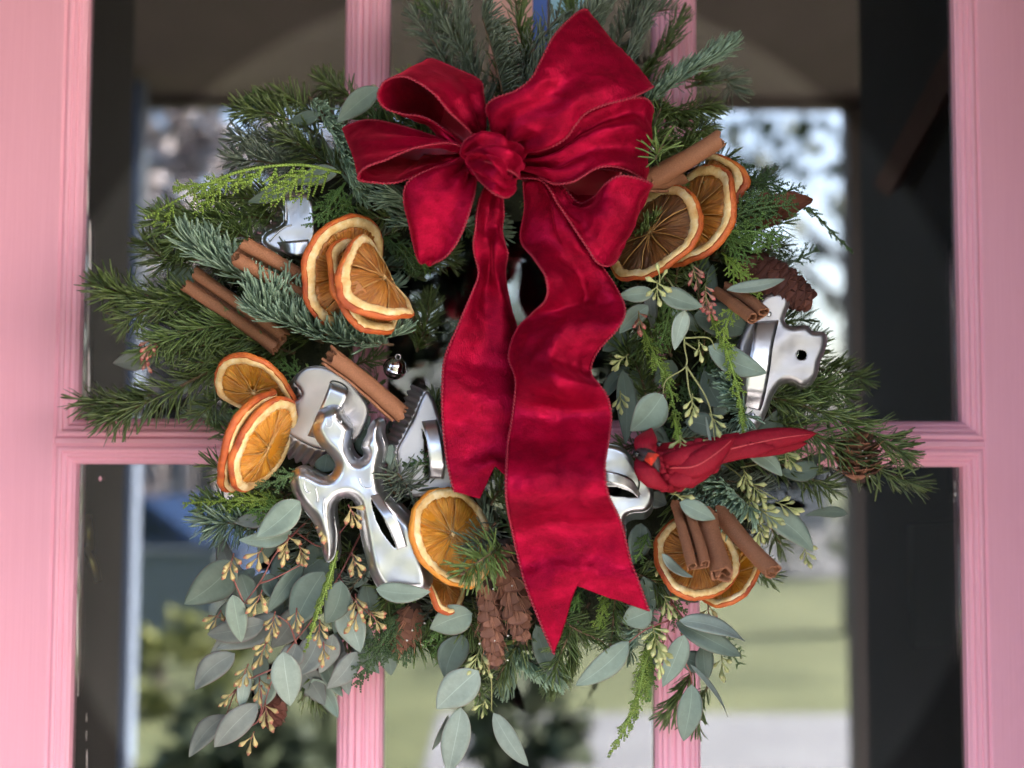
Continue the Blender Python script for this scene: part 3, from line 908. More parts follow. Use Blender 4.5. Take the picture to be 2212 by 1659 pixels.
# ---- cedar sprays: overlapping scale leaves on a branching flat frond
OCT = [(0, 2, 4), (2, 1, 4), (1, 3, 4), (3, 0, 4), (2, 0, 5), (1, 2, 5), (3, 1, 5), (0, 3, 5)]
def scales(C, D, Nn, ln, w, th):
    side = np.cross(D, Nn)
    ln, w, th = (np.broadcast_to(x, (len(C),))[:, None] for x in (ln, w, th))
    v = np.stack([C - D * ln * 0.45, C + D * ln * 0.62, C - side * w, C + side * w, C + Nn * th, C - Nn * th], 1)
    f = (np.arange(len(C)) * 6)[:, None, None] + np.array(OCT)[None]
    return v.reshape(-1, 3), f.reshape(-1, 3)
def cedar(path, tone=0, side_len=60, gap=15, both=1.0, droop=(0.0, 0.0), name="cedar_sprig", seed=None, label=None, size=5.6, ang=38, sub=True, taper=0.25):
    """path in pixels; side_len = branchlet length px; both<0 puts branchlets on one side only"""
    rg = np.random.default_rng(seed if seed is not None else int(rng.integers(1e9)))
    p = cr(npa(path), 60)
    T, Sd, Nn = frames(p)
    L = np.linalg.norm(np.diff(p, axis=0), axis=1).sum() / S
    Cs, Ds, Ns, Ln, Wd = [], [], [], [], []
    dv = np.array((droop[0], 0.0, -droop[1]))
    def run(c0, d0, nn, ln, sz, curl):
        k = max(2, int(ln / (sz * 0.78)))
        c, d = c0.copy(), d0.copy()
        out = []
        for i in range(k):
            d = nrm(d + dv * 0.035 + curl * 0.02 + rg.normal(0, 0.03, 3))
            c = c + d * sz * 0.78 * S
            z = sz * (1 - 0.35 * i / k)
            sdv = np.cross(d, nn)
            for sg in (-1, 1):
                dd = nrm(d + sg * 0.42 * sdv)
                Cs.append(c + dd * z * 0.30 * S); Ds.append(dd); Ns.append(nrm(nn + rg.normal(0, 0.15, 3))); Ln.append(z * S * 1.05); Wd.append(z * 0.42 * S)
            out.append((c.copy(), d.copy(), i / k))
        return out
    k = max(3, int(L / gap))
    m = MB().tube(p[::4], np.linspace(2.2 * S, 1.1 * S, 15), 5)
    # scales on the rachis itself
    for i in range(int(L / (size * 0.9))):
        u = i / (L / (size * 0.9)) * 59
        j = min(int(u), 58)
        c, d = p[j] + (p[j + 1] - p[j]) * (u - j), T[j]
        for sg in (-1, 1):
            dd = nrm(d + sg * 0.3 * Sd[j])
            Cs.append(c + sg * Sd[j] * 1.2 * S); Ds.append(dd); Ns.append(Nn[j]); Ln.append(size * S * 1.1); Wd.append(size * 0.36 * S)
    for i in range(k):
        u = min(0.98, 0.06 + 0.92 * (i + rg.uniform(-0.3, 0.3)) / k)
        u = max(u, 0.03)
        j = min(int(u * 59), 58)
        sides = (-1, 1) if both > 0 else (1,) if both > -1.5 else (-1,)
        for sg in sides:
            if both > 0 and (i % 2 == 0) != (sg > 0) and rg.random() < 0.5: continue
            env = (1 - taper) * math.sin(PI * min(1, 0.18 + 0.82 * u)) ** 0.6 + taper * (1 - u)
            ln = side_len * env * rg.uniform(0.5, 1.2)
            if ln < 8: continue
            a = math.radians(ang * rg.uniform(0.7, 1.3))
            d0 = nrm(T[j] * math.cos(a) + sg * Sd[j] * math.sin(a) + Nn[j] * rg.normal(0, 0.12))
            st = run(p[j], d0, Nn[j], ln, size, T[j])
            if sub and ln > 26:
                for q, (c, d, ff) in enumerate(st[1:-2:2]):
                    sdv = np.cross(d, Nn[j])
                    s2 = 1 if q % 2 else -1
                    d2 = nrm(d * 0.75 + s2 * sdv * 0.6)
                    run(c, d2, Nn[j], ln * 0.42 * (1 - 0.75 * ff), size * 0.85, d)
    v, f = scales(np.array(Cs), np.array(Ds), np.array(Ns), np.array(Ln), np.array(Wd), np.array(Wd) * 0.62)
    o = m.obj(name, M_CED[min(tone, 2)], wreath, True)
    if label: tag(o, label)
    q = obj("scale_leaves", v, f, M_CED[tone], o)
    q["kind"] = "stuff"
    return o

# ---- eucalyptus
def leaf(parent, a, b, width, tone=0, roll=0.15, curl=0.12, fold=0.10, shape=1.0, name="leaf"):
    """a = stalk end, b = tip (px,py,d), width px"""
    A, B = np.array(P(*a)), np.array(P(*b))
    ax = B - A
    ln = np.linalg.norm(ax)
    t = ax / ln
    s0 = nrm(np.cross(t, (0, -1, 0)))
    n0 = np.cross(s0, t)
    s1 = s0 * math.cos(roll) + n0 * math.sin(roll)
    n1 = np.cross(s1, t)
    nu, nv = 14, 6
    front, uv = [], []
    bendside = random.uniform(-0.085, 0.085)
    curl = curl * random.uniform(0.5, 2.2) * random.choice((1, 1, -1))
    twist = random.uniform(-0.5, 0.5)
    ph = random.uniform(0, 6)
    wmul = 1.0 / max(0.35, math.cos(roll))
    for i in range(nu + 1):
        u = i / nu
        env = (math.sin(PI * min(1.0, u ** (0.80 * shape))) ** 0.78) * (1 - 0.10 * u) if 0 < u < 1 else 0.02
        su, nu_ = s1 * math.cos(twist * u) + n1 * math.sin(twist * u), n1 * math.cos(twist * u) - s1 * math.sin(twist * u)
        if tone == 4:
            env *= 1 + 0.35 * nz(u * 7, 5.0, width)
        for j in range(nv + 1):
            x = (j / nv - 0.5) * 2
            hw = width * S * 0.5 * env * wmul
            z = curl * ln * (4 * u * (1 - u)) * 0.35 + fold * width * S * abs(x) * env - 0.02 * ln * u * u
            if tone == 4: z += 0.35 * width * S * nz(u * 4 + x, x * 2.2, 7.0)
            z += 0.025 * width * S * math.sin(u * 9 + ph + x * 2) * abs(x)
            q = A + ax * u + su * (hw * x) + s1 * bendside * ln * 4 * u * (1 - u) + nu_ * z
            front.append(q); uv.append((j / nv, u))
    m = (nu + 1) * (nv + 1)
    back = [q - n1 * 0.0004 for q in front]
    f = []
    for i in range(nu):
        for j in range(nv):
            q = (i * (nv + 1) + j, i * (nv + 1) + j + 1, (i + 1) * (nv + 1) + j + 1, (i + 1) * (nv + 1) + j)
            f += [q, tuple(m + k for k in reversed(q))]
    for i in range(nu):
        for j in (0, nv):
            q = (i * (nv + 1) + j, (i + 1) * (nv + 1) + j)
            f.append((q[0], q[1], m + q[1], m + q[0]) if j == 0 else (q[1], q[0], m + q[0], m + q[1]))
    return obj(name, np.array(front + back), f, M_LEAF[tone], parent, True, np.array(uv + uv), Vector(A))

def lathe(prof, sides=8):
    v, f = [], []
    for r_, z in prof:
        for j in range(sides):
            a = j * 2 * PI / sides
            v.append((r_ * math.cos(a), r_ * math.sin(a), z))
    for i in range(len(prof) - 1):
        for j in range(sides):
            j2 = (j + 1) % sides
            f.append((i * sides + j, i * sides + j2, (i + 1) * sides + j2, (i + 1) * sides + j))
    f.append(tuple(range(sides - 1, -1, -1)))
    f.append(tuple((len(prof) - 1) * sides + j for j in range(sides)))
    return v, f
PODV, PODF = lathe([(0.030, 0), (0.036, 0.22), (0.065, 0.42), (0.120, 0.58), (0.160, 0.73), (0.158, 0.81), (0.120, 0.86), (0.075, 0.93), (0.025, 1.0)], 8)
POD_ME = []
for k_ in range(3):
    me_ = mesh("seed_pod", PODV, PODF)
    me_.materials.append(M_POD[k_])
    POD_ME.append(me_)
NPOD = [0]
def orient(loc, d, length, spin=0.0, wid=1.0):
    d = Vector(d).normalized()
    q = d.to_track_quat('Z', 'Y').to_matrix().to_4x4()
    return Matrix.Translation(loc) @ q @ Matrix.Rotation(spin, 4, 'Z') @ Matrix.Diagonal((length * wid, length * wid, length, 1))
def pods(parent, c, ang, n=7, L=27, tone=0, spread=1.1, stalk=0):
    """a cluster of club shaped seed pods at c, fanning about image angle ang (degrees, 0 = right, 90 = down)"""
    n = max(3, int(round(n * 0.78)))
    base = P(*c)
    a0 = math.radians(ang)
    ax = Vector((math.cos(a0), -0.25, -math.sin(a0)))
    span = 5.2 * n ** 0.9 * S
    pts = [base - ax * span * 0.7, base, base + ax * span * 0.5]
    MB().tube(pts, [1.7 * S, 1.4 * S, 1.0 * S], 5).obj("pod_stalk", M_STEM_RED if tone == 0 else M_STEM_GRN, parent, True)
    for k in range(n):
        u = k / max(1, n - 1)
        sg = 1 if k % 2 else -1
        a = a0 + sg * (0.95 - 0.75 * u) * spread * random.uniform(0.55, 1.1) + random.uniform(-0.15, 0.15)
        d = Vector((math.cos(a), random.uniform(-0.8, 0.3), -math.sin(a)))
        q = base + ax * span * (u - 0.5) + Vector((random.uniform(-2, 2), random.uniform(-5, 2), random.uniform(-2, 2))) * S
        put("seed_pod", POD_ME[tone], None, parent, orient(q, d, L * S * random.uniform(0.85, 1.25), random.uniform(0, 6), random.uniform(0.9, 1.15)))
        NPOD[0] += 1
def euc(stems, tone="red", name="eucalyptus_sprig", label=None, r=2.1):
    """stems: list of polylines in pixels -> the sprig's stem mesh, the part that carries leaves and pods"""
    m = MB()
    for st in stems:
        p = cr(npa(st), 5 * len(st))
        m.tube(p, np.linspace(r * S, r * 0.5 * S, len(p)), 6)
    o = m.obj(name, M_STEM_RED if tone == "red" else M_STEM_GRN, wreath, True)
    if label: tag(o, label)
    return o

# ---- the hidden core that everything is bound to
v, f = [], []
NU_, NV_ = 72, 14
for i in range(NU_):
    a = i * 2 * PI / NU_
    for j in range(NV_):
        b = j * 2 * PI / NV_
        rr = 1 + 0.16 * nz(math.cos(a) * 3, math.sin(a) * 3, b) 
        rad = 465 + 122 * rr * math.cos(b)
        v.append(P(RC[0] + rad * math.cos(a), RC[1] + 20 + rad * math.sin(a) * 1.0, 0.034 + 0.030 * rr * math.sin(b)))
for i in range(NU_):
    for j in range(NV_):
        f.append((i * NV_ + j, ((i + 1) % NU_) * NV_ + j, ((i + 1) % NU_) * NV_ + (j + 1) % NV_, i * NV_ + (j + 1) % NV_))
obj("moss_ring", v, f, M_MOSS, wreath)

# ---- filler sprigs bound round the ring
def ringpt(th, rad, d): return (RC[0] + rad * math.cos(th), RC[1] + rad * math.sin(th), d)
rf = random.Random(21)
def filler(n, d0, d1, r0, r1, ln, out, styles, L=48, jit=0.5, wmul=1.0):
    for k in range(n):
        th = 2 * PI * (k + rf.uniform(-0.4, 0.4)) / n
        r_ = rf.uniform(r0, r1)
        d = rf.uniform(d0, d1)
        # growth direction: outward, swept clockwise, hanging a little
        base_a = th + out + rf.uniform(-jit, jit)
        l_ = ln * rf.uniform(0.8, 1.2)
        a0 = ringpt(th, r_, d)
        mid = (a0[0] + math.cos(base_a) * l_ * 0.5, a0[1] + math.sin(base_a) * l_ * 0.5 + 4, d + 0.016)
        tip = (a0[0] + math.cos(base_a) * l_ + rf.uniform(-14, 14), a0[1] + math.sin(base_a) * l_ + rf.uniform(-5, 22), d + rf.uniform(-0.004, 0.02))
        st = rf.choice(styles)
        if st == "cedar":
            cedar([a0, mid, tip], 2 if rf.random() < 0.6 else 1, side_len=52, gap=13, seed=rf.randrange(10**6))
        elif st == "noble":
            fir([a0, mid, tip], "noble", 36, w=2.1, seed=rf.randrange(10**6), mat=M_NOBLE if rf.random() < 0.6 else M_SILV)
        else:
            fir([a0, mid, tip], "dark", L, w=1.9, seed=rf.randrange(10**6), mat=M_FIR if rf.random() < 0.72 else M_FIRB)
filler(34, 0.030, 0.048, 490, 560, 165, 0.25, ["fir", "fir", "noble", "fir", "cedar"], 46)
filler(30, 0.030, 0.050, 350, 400, 120, PI - 0.5, ["fir", "cedar", "fir", "noble"], 40)
filler(36, 0.060, 0.076, 400, 520, 170, 0.9, ["fir", "fir", "noble", "cedar", "fir"], 46, 0.9)
filler(22, 0.066, 0.084, 420, 560, 170, 0.2, ["fir", "fir", "fir", "noble"], 50, 1.0)
filler(26, 0.074, 0.088, 380, 520, 150, -0.6, ["fir", "fir", "noble", "cedar"], 44, 1.2)

# ---- hero sprigs, from the photograph
N_ = "noble"
fir([(730, 670, .100), (640, 640, .118), (540, 600, .122), (470, 560, .120), (410, 522, .112)], N_, 64, n=330, w=3.3, up=(-0.12, -0.95, 0.55), bend=.38, ang=80, comb=1.0, seed=1, label="thick blue green fir sprig running down from the left edge")
fir([(850, 745, .098), (760, 735, .112), (680, 712, .118), (610, 690, .126), (556, 668, .132)], N_, 64, n=360, w=3.3, up=(0.12, -0.95, 0.55), bend=.38, ang=80, comb=1.0, seed=2, label="blue green fir sprig with a rosette tip under the cinnamon stick")
fir([(640, 645, .12), (590, 640, .128), (553, 652, .136)], N_, 66, n=110, w=3.2, up=(0.15, -0.7, 0.75), bend=.6, ang=80, comb=1.1, seed=3)
fir([(700, 720, .10), (780, 728, .106), (862, 722, .104)], N_, 54, n=200, w=3.1, up=(0.12, -0.8, 0.7), bend=.3, ang=82, comb=1.2, seed=4)
fir([(905, 500, .082), (880, 440, .10), (868, 424, .112)], N_, 74, n=100, w=3.0, up=(-0.95, -0.45, 0.1), bend=.3, ang=80, comb=1.3, seed=5, label="pale fir tip fanned out under the left bow loop")
fir([(665, 205, .070), (715, 270, .10), (752, 350, .108), (775, 415, .104)], N_, 46, n=300, w=2.8, up=(.5, -.7, -.35), bend=.3, ang=75, comb=1.2, seed=6)
fir([(700, 250, .085), (745, 290, .098), (790, 330, .098)], N_, 42, n=160, w=2.5, up=(0.3, -.5, -.5), bend=.3, seed=7)
fir([(1095, 235, .085), (1070, 130, .098), (1040, 30, .09)], N_, 52, n=230, w=3.0, up=(.8, -.5, .1), bend=.3, ang=78, comb=1.3, mat=M_SILV, seed=8, label="silvery fir sprig standing up at the top of the wreath")
fir([(1060, 250, .06), (1010, 130, .07), (930, 10, .055)], "dark", 52, n=150, seed=9, mat=M_SILV)
fir([(1110, 225, .085), (1190, 120, .098), (1300, 10, .09)], N_, 46, n=230, w=2.4, up=(-.5, -.5, .6), bend=.3, mat=M_SILV, seed=10)
fir([(1330, 190, .07), (1370, 90, .075), (1410, -20, .065)], N_, 42, n=190, w=2.3, up=(.6, -.5, .3), mat=M_SILV, seed=11)
fir([(1250, 120, .07), (1290, 50, .075), (1330, -30, .065)], N_, 42, n=170, w=2.3, up=(.3, -.5, .6), mat=M_SILV, seed=111)
fir([(1010, 120, .05), (960, 50, .052), (905, -10, .045)], "dark", 46, n=120, seed=112, mat=M_FIRB)
fir([(1380, 235, .085), (1450, 180, .10), (1520, 135, .104), (1576, 100, .098)], N_, 44, n=330, w=2.7, up=(.1, -.6, .6), bend=.3, mat=M_NOBLE, seed=12, label="thick fir sprig pointing up right past the big bow loop")
fir([(1390, 215, .07), (1460, 240, .074), (1545, 225, .066)], N_, 44, n=210, w=2.2, up=(0, -.4, -.9), bend=.25, seed=13, mat=M_FIR)
fir([(1395, 290, .075), (1450, 310, .08), (1530, 275, .074)], N_, 46, n=200, w=2.2, up=(0, -.4, -.9), bend=.2, seed=14, mat=M_FIR)
fir([(1400, 345, .075), (1470, 335, .078), (1520, 310, .07)], "dark", 46, n=120, w=2, seed=15)
fir([(1432, 312, .13), (1420, 330, .155), (1416, 345, .17)], "dark", 52, n=22, w=1.8, mat=M_FIRB, up=(.3, -.5, -.5), ang=80, seed=16, label="loose tuft of long green needles over the cinnamon stick")
fir([(1570, 790, .11), (1590, 850, .125), (1612, 905, .118)], N_, 44, n=120, w=3.0, up=(-.75, -.55, .3), bend=.3, ang=78, comb=1.3, seed=17)
fir([(1510, 1020, .10), (1570, 1050, .118), (1625, 1100, .122)], N_, 54, n=170, w=3.4, up=(-.75, -.55, -.25), bend=.22, ang=78, comb=1.4, seed=18, label="blue green fir sprig under the red bird")
fir([(1480, 1030, .10), (1530, 1080, .118), (1580, 1120, .118)], N_, 50, n=120, w=3.3, up=(-.75, -.5, -.3), bend=.22, ang=78, comb=1.4, seed=19)
fir([(1080, 1370, .06), (1130, 1420, .074), (1205, 1460, .07)], N_, 42, n=240, w=2.5, up=(-.4, -.5, -.5), bend=.3, seed=20)
fir([(1090, 1400, .06), (1100, 1440, .07), (1095, 1482, .066)], N_, 40, n=130, w=2.5, up=(-.3, -.5, -.6), bend=.3, seed=21)
fir([(1240, 1380, .05), (1230, 1430, .056), (1190, 1480, .05)], N_, 40, n=150, w=2.2, up=(.3, -.5, -.6), mat=M_FIR, seed=22)
fir([(905, 1075, .105), (880, 1050, .128), (858, 1020, .142)], "dark", 56, n=60, w=2.1, mat=M_SILV, up=(0, -.7, .4), ang=72, seed=23, label="pale spiky fir tip beside the angel cutter")
fir([(860, 1080, .11), (845, 1050, .13), (836, 1022, .14)], "dark", 46, n=34, w=2.0, mat=M_SILV, up=(-.3, -.7, .4), ang=70, seed=24)
fir([(1085, 1180, .13), (1045, 1205, .15), (1004, 1236, .156)], "dark", 56, n=95, w=2.0, mat=M_FIRB, up=(-.5, -.6, .3), ang=66, seed=25, bud=True, label="bright fir tip with a brown bud over the orange slice")
fir([(1070, 1130, .11), (1040, 1165, .13), (1020, 1185, .138)], "dark", 54, n=60, w=2.0, mat=M_SILV, up=(-.6, -.6, .4), ang=60, seed=26)
fir([(560, 1125, .08), (500, 1130, .092), (440, 1122, .085)], "dark", 58, n=150, w=2.3, up=(0, -.3, -.9), mat=M_NOBLE, ang=75, seed=27)
fir([(570, 1090, .08), (500, 1085, .088), (435, 1095, .08)], "dark", 46, n=120, w=2.2, mat=M_FIRB, seed=28)
# long needled branches reaching out at the left
fir([(700, 740, .07), (560, 690, .085), (400, 660, .082), (280, 640, .072), (208, 612, .062)], "dark", 62, n=330, w=2.1, up=(0, -.5, .4), bend=.28, seed=30, twig=4, bud=True, label="long dark fir branch reaching far left with curled needles at its tip")
fir([(210, 630, .062), (245, 640, .066), (300, 655, .07)], "dark", 64, n=26, w=1.6, bend=.7, up=(0, -.2, 1), seed=31)
fir([(640, 760, .06), (500, 780, .078), (380, 840, .078), (280, 885, .066), (215, 905, .056)], "dark", 66, n=250, w=2.3, up=(0, -.3, -.6), bend=.1, seed=32, twig=4.5, label="long fir branch drooping over the middle rail at the left")
fir([(330, 850, .062), (260, 870, .06), (165, 862, .045)], "dark", 58, n=90, w=2.2, seed=33)
fir([(600, 800, .06), (520, 830, .072), (420, 905, .066)], "dark", 52, n=140, w=2.0, seed=34)
fir([(600, 720, .085), (500, 700, .098), (400, 720, .094), (300, 760, .08)], "dark", 56, n=260, w=2.0, mat=M_FIRB, seed=35)
fir([(560, 760, .075), (470, 740, .085), (370, 770, .078)], "dark", 54, n=200, w=2.0, seed=36)
fir([(480, 660, .08), (380, 640, .085), (260, 700, .07)], "dark", 58, n=180, w=2.0, seed=37)
fir([(600, 470, .085), (500, 470, .098), (400, 480, .094), (330, 475, .08)], "dark", 58, n=260, w=2.1, mat=M_FIRB, up=(0, -.5, .6), seed=38)
fir([(560, 520, .09), (470, 500, .10), (370, 530, .088)], "dark", 56, n=200, w=2.1, mat=M_FIRB, seed=39)
fir([(640, 440, .085), (560, 430, .098), (460, 430, .09)], "dark", 54, n=190, w=2.1, mat=M_FIR, seed=40)
fir([(700, 300, .07), (600, 250, .076), (512, 238, .066)], "dark", 50, n=180, w=2.0, bud=True, seed=41)
fir([(720, 330, .075), (620, 310, .082), (508, 300, .07)], "dark", 50, n=200, w=2.0, bud=True, mat=M_SILV, seed=42)
fir([(720, 280, .07), (640, 220, .07), (560, 215, .06)], "dark", 48, n=150, w=1.9, seed=43)
fir([(800, 250, .06), (740, 200, .06), (690, 170, .05)], "dark", 44, n=120, w=1.9, seed=44)
fir([(640, 360, .08), (570, 350, .085), (500, 345, .075)], "dark", 54, n=150, w=2.0, mat=M_SILV, seed=45)
fir([(430, 560, .08), (360, 560, .08), (310, 520, .07)], "dark", 52, n=140, w=2.0, seed=46)
# right
fir([(1560, 830, .07), (1680, 860, .086), (1800, 900, .08), (1900, 950, .066), (1960, 985, .056)], "dark", 62, n=260, w=2.1, up=(0, -.4, .5), seed=50, twig=4, label="long fir branch reaching far right over the middle rail")
fir([(1640, 900, .07), (1740, 930, .082), (1850, 990, .07), (1985, 1050, .05)], "dark", 60, n=220, w=2.1, mat=M_FIR, seed=51, twig=3.5)
fir([(1620, 830, .075), (1720, 830, .082), (1830, 850, .07)], "dark", 56, n=210, w=2.0, mat=M_FIRB, seed=52)
fir([(1700, 800, .05), (1790, 800, .052), (1870, 820, .042)], "dark", 48, n=140, w=2.0, seed=53)
fir([(1600, 1000, .06), (1700, 1010, .07), (1800, 1060, .058)], "dark", 50, n=150, w=1.9, seed=54)
fir([(1450, 770, .085), (1420, 690, .09), (1395, 760, .092)], "dark", 52, n=130, w=1.9, mat=M_FIRB, seed=55)
fir([(1400, 880, .075), (1380, 800, .085), (1340, 740, .08)], "dark", 56, n=150, w=1.9, seed=56)
fir([(1500, 1440, .05), (1470, 1500, .058), (1440, 1545, .05)], "dark", 52, n=60, w=2.2, ang=35, seed=57)
fir([(1530, 1480, .05), (1510, 1520, .055), (1500, 1560, .05)], "dark", 50, n=50, w=2.1, ang=40, seed=58)
fir([(880, 1380, .06), (930, 1390, .07), (985, 1395, .064)], "dark", 56, n=130, w=2.0, mat=M_FIRB, seed=59)
fir([(700, 1440, .05), (660, 1470, .05), (690, 1520, .042)], "dark", 46, n=80, w=2.0, seed=60)
fir([(870, 1000, .06), (930, 960, .066), (940, 860, .055)], "dark", 46, n=170, w=1.9, seed=61)
fir([(900, 760, .06), (920, 700, .066), (930, 640, .055)], "dark", 42, n=150, w=1.9, seed=62)
fir([(880, 600, .06), (920, 560, .064), (980, 540, .05)], "dark", 44, n=140, w=1.9, seed=63)
fir([(1060, 1090, .07), (1085, 1040, .078), (1080, 980, .068)], "dark", 50, n=110, w=1.9, seed=64, mat=M_FIR)
fir([(1340, 560, .07), (1380, 520, .10), (1412, 470, .12)], N_, 36, n=90, w=2.4, up=(-.3, -.6, .2), mat=M_FIR, seed=65)

for k_, (pth, ml, ww) in enumerate([
    ([(1000, 260, .05), (960, 130, .06), (890, 30, .05)], 50, 2.4), ([(1130, 260, .06), (1130, 120, .075), (1110, -20, .065)], 48, 2.4), ([(1160, 230, .06), (1230, 110, .07), (1240, -20, .06)], 48, 2.4),
    ([(1090, 200, .075), (1150, 110, .085), (1210, 30, .08)], 46, 2.5), ([(1300, 150, .055), (1350, 60, .06), (1390, -10, .05)], 46, 2.2), ([(1360, 200, .05), (1430, 110, .055), (1470, 40, .045)], 46, 2.2),
    ([(980, 230, .05), (930, 190, .052), (870, 170, .045)], 40, 2.0), ([(1010, 200, .06), (1000, 90, .07), (985, -20, .06)], 46, 2.3), ([(1350, 60, .05), (1400, 30, .05), (1450, 20, .045)], 40, 2.0),
    ([(1390, 260, .06), (1440, 270, .065), (1500, 255, .058)], 46, 2.3), ([(1400, 180, .06), (1470, 170, .062), (1530, 175, .055)], 44, 2.2), ([(1480, 190, .05), (1560, 170, .05), (1590, 200, .045)], 50, 2.0)]):
    fir(pth, N_ if k_ % 3 else "dark", ml, w=ww, mat=[M_SILV, M_FIR, M_FIRB, M_SILV][k_ % 4], up=((-.4, .4)[k_ % 2], -.6, .3), seed=300 + k_, name="fir_sprig")
fir([(1660, 830, .06), (1730, 780, .07), (1760, 740, .07)], 'dark', 50, n=170, w=2.2, seed=330)
fir([(900, 330, .055), (850, 285, .065), (780, 250, .06)], 'dark', 50, n=170, w=2.2, seed=331)
fir([(960, 300, .055), (890, 265, .065), (830, 285, .06)], 'dark', 46, n=150, w=2.2, seed=332)
fir([(920, 330, .06), (870, 320, .07), (800, 330, .065)], 'dark', 46, n=150, w=2.2, seed=333, mat=M_SILV)
# cedar
cedar([(735, 372, .120), (640, 356, .130), (520, 370, .130), (420, 412, .120), (305, 476, .100)], 0, 125, 34, both=-2, droop=(-.2, 0.9), seed=70, ang=50, size=7.4, taper=.35, label="bright yellow green cedar spray arching out at the upper left")
cedar([(560, 382, .126), (440, 398, .124), (368, 408, .114)], 0, 44, 18, both=1, droop=(0, .4), seed=71, ang=30, size=6.2)
cedar([(745, 395, .115), (720, 435, .122), (665, 495, .126)], 1, 70, 11, both=1, seed=72, ang=34, size=5.8, label="fan of green cedar hanging over the boot cutter")
cedar([(760, 420, .11), (748, 470, .12), (722, 505, .122)], 1, 60, 11, seed=73, ang=32, size=5.6)
cedar([(820, 500, .08), (870, 545, .088), (905, 600, .08)], 2, 52, 12, seed=74)
cedar([(860, 520, .075), (900, 560, .08), (935, 590, .07)], 1, 40, 12, seed=75)
cedar([(1530, 480, .095), (1600, 470, .112), (1680, 440, .108)], 2, 80, 12, seed=76, ang=36, size=6)
cedar([(1545, 440, .09), (1590, 400, .10), (1610, 350, .09)], 2, 70, 12, seed=77, size=6)
cedar([(1600, 400, .088), (1670, 400, .095), (1745, 440, .085)], 2, 66, 12, seed=78, size=6)
cedar([(1545, 500, .105), (1600, 520, .12), (1650, 545, .118)], 1, 76, 12, seed=79, size=6, label="green cedar fan beside the orange slices at the right")
cedar([(1560, 545, .11), (1600, 590, .125), (1640, 685, .128)], 0, 60, 14, seed=80, ang=28, size=6)
cedar([(1560, 470, .115), (1640, 450, .125), (1730, 440, .118)], 2, 70, 13, seed=341, size=6)
cedar([(1560, 500, .115), (1630, 500, .125), (1690, 520, .118)], 1, 60, 13, seed=342, size=6)
cedar([(1690, 430, .085), (1750, 455, .084), (1800, 505, .074), (1848, 552, .06)], 2, 26, 16, seed=81, ang=24, size=6, sub=False, label="long thin cedar tail trailing out at the far right")
cedar([(1530, 670, .12), (1570, 760, .135), (1595, 850, .14), (1607, 948, .138)], 0, 40, 15, seed=82, ang=24, size=6.2, droop=(0, .5), label="bright cedar strand hanging down past the bird cutter")
cedar([(1385, 700, .112), (1420, 780, .125), (1450, 850, .128), (1478, 1010, .148)], 0, 44, 16, seed=83, ang=24, size=6, droop=(0, .6))
cedar([(1450, 640, .115), (1440, 700, .122), (1420, 760, .12)], 1, 44, 14, seed=84, droop=(0, .6))
cedar([(1600, 640, .13), (1570, 700, .138), (1560, 760, .13)], 0, 34, 13, seed=85, droop=(0, .5))
cedar([(1455, 900, .135), (1465, 960, .152), (1460, 1035, .160)], 0, 30, 14, seed=86, ang=22, size=6, droop=(0, .5))
cedar([(1430, 1330, .085), (1395, 1430, .10), (1370, 1530, .10), (1312, 1640, .09)], 0, 46, 13, seed=87, ang=22, size=6.6, droop=(0, .6), label="bright cedar strand hanging lowest at the bottom right")
cedar([(1425, 1350, .08), (1405, 1440, .09), (1400, 1520, .085)], 1, 40, 13, seed=88, ang=24, droop=(0, .6))
cedar([(1310, 1270, .085), (1300, 1330, .10), (1288, 1385, .10)], 0, 40, 13, seed=89, ang=28, size=6.2, droop=(0, .5))
cedar([(1250, 1280, .085), (1235, 1330, .095), (1220, 1380, .09)], 1, 46, 13, seed=90, ang=28, droop=(0, .5))
cedar([(610, 1080, .10), (520, 1080, .106), (385, 1088, .09)], 0, 44, 14, seed=91, ang=32, size=6, label="bright cedar tip poking out at the left under the orange slices")
cedar([(640, 1095, .098), (560, 1100, .104), (460, 1095, .09)], 1, 46, 13, seed=92)
cedar([(880, 1300, .085), (830, 1380, .10), (765, 1490, .09)], 2, 70, 13, seed=93, ang=30, size=6.4, label="dark cedar fan at the bottom left over the door muntin")
cedar([(850, 1290, .08), (880, 1370, .092), (850, 1430, .088)], 2, 60, 13, seed=94, size=6.2)
cedar([(728, 1190, .128), (705, 1270, .138), (655, 1415, .132)], 0, 26, 15, seed=95, ang=20, size=6.2, sub=False, droop=(0, .5), label="thin bright cedar strand hanging from the tip of the angel's wing")
cedar([(725, 1205, .126), (690, 1300, .132), (672, 1370, .13)], 0, 22, 15, seed=96, ang=18, size=6, sub=False, droop=(0, .5))
cedar([(655, 1015, .135), (610, 1035, .146), (545, 1055, .142)], 2, 34, 12, seed=97, ang=34, label="dark cedar tip lying over the leaning orange slices")
cedar([(960, 1010, .12), (900, 1000, .126), (850, 1012, .118)], 2, 36, 12, seed=98)
cedar([(1400, 1150, .09), (1385, 1190, .096), (1370, 1210, .092)], 1, 36, 12, seed=99)
cedar([(1540, 1380, .06), (1570, 1400, .062), (1600, 1440, .055)], 2, 44, 13, seed=100)
cedar([(590, 270, .06), (555, 225, .06), (535, 205, .05)], 1, 44, 12, seed=101)

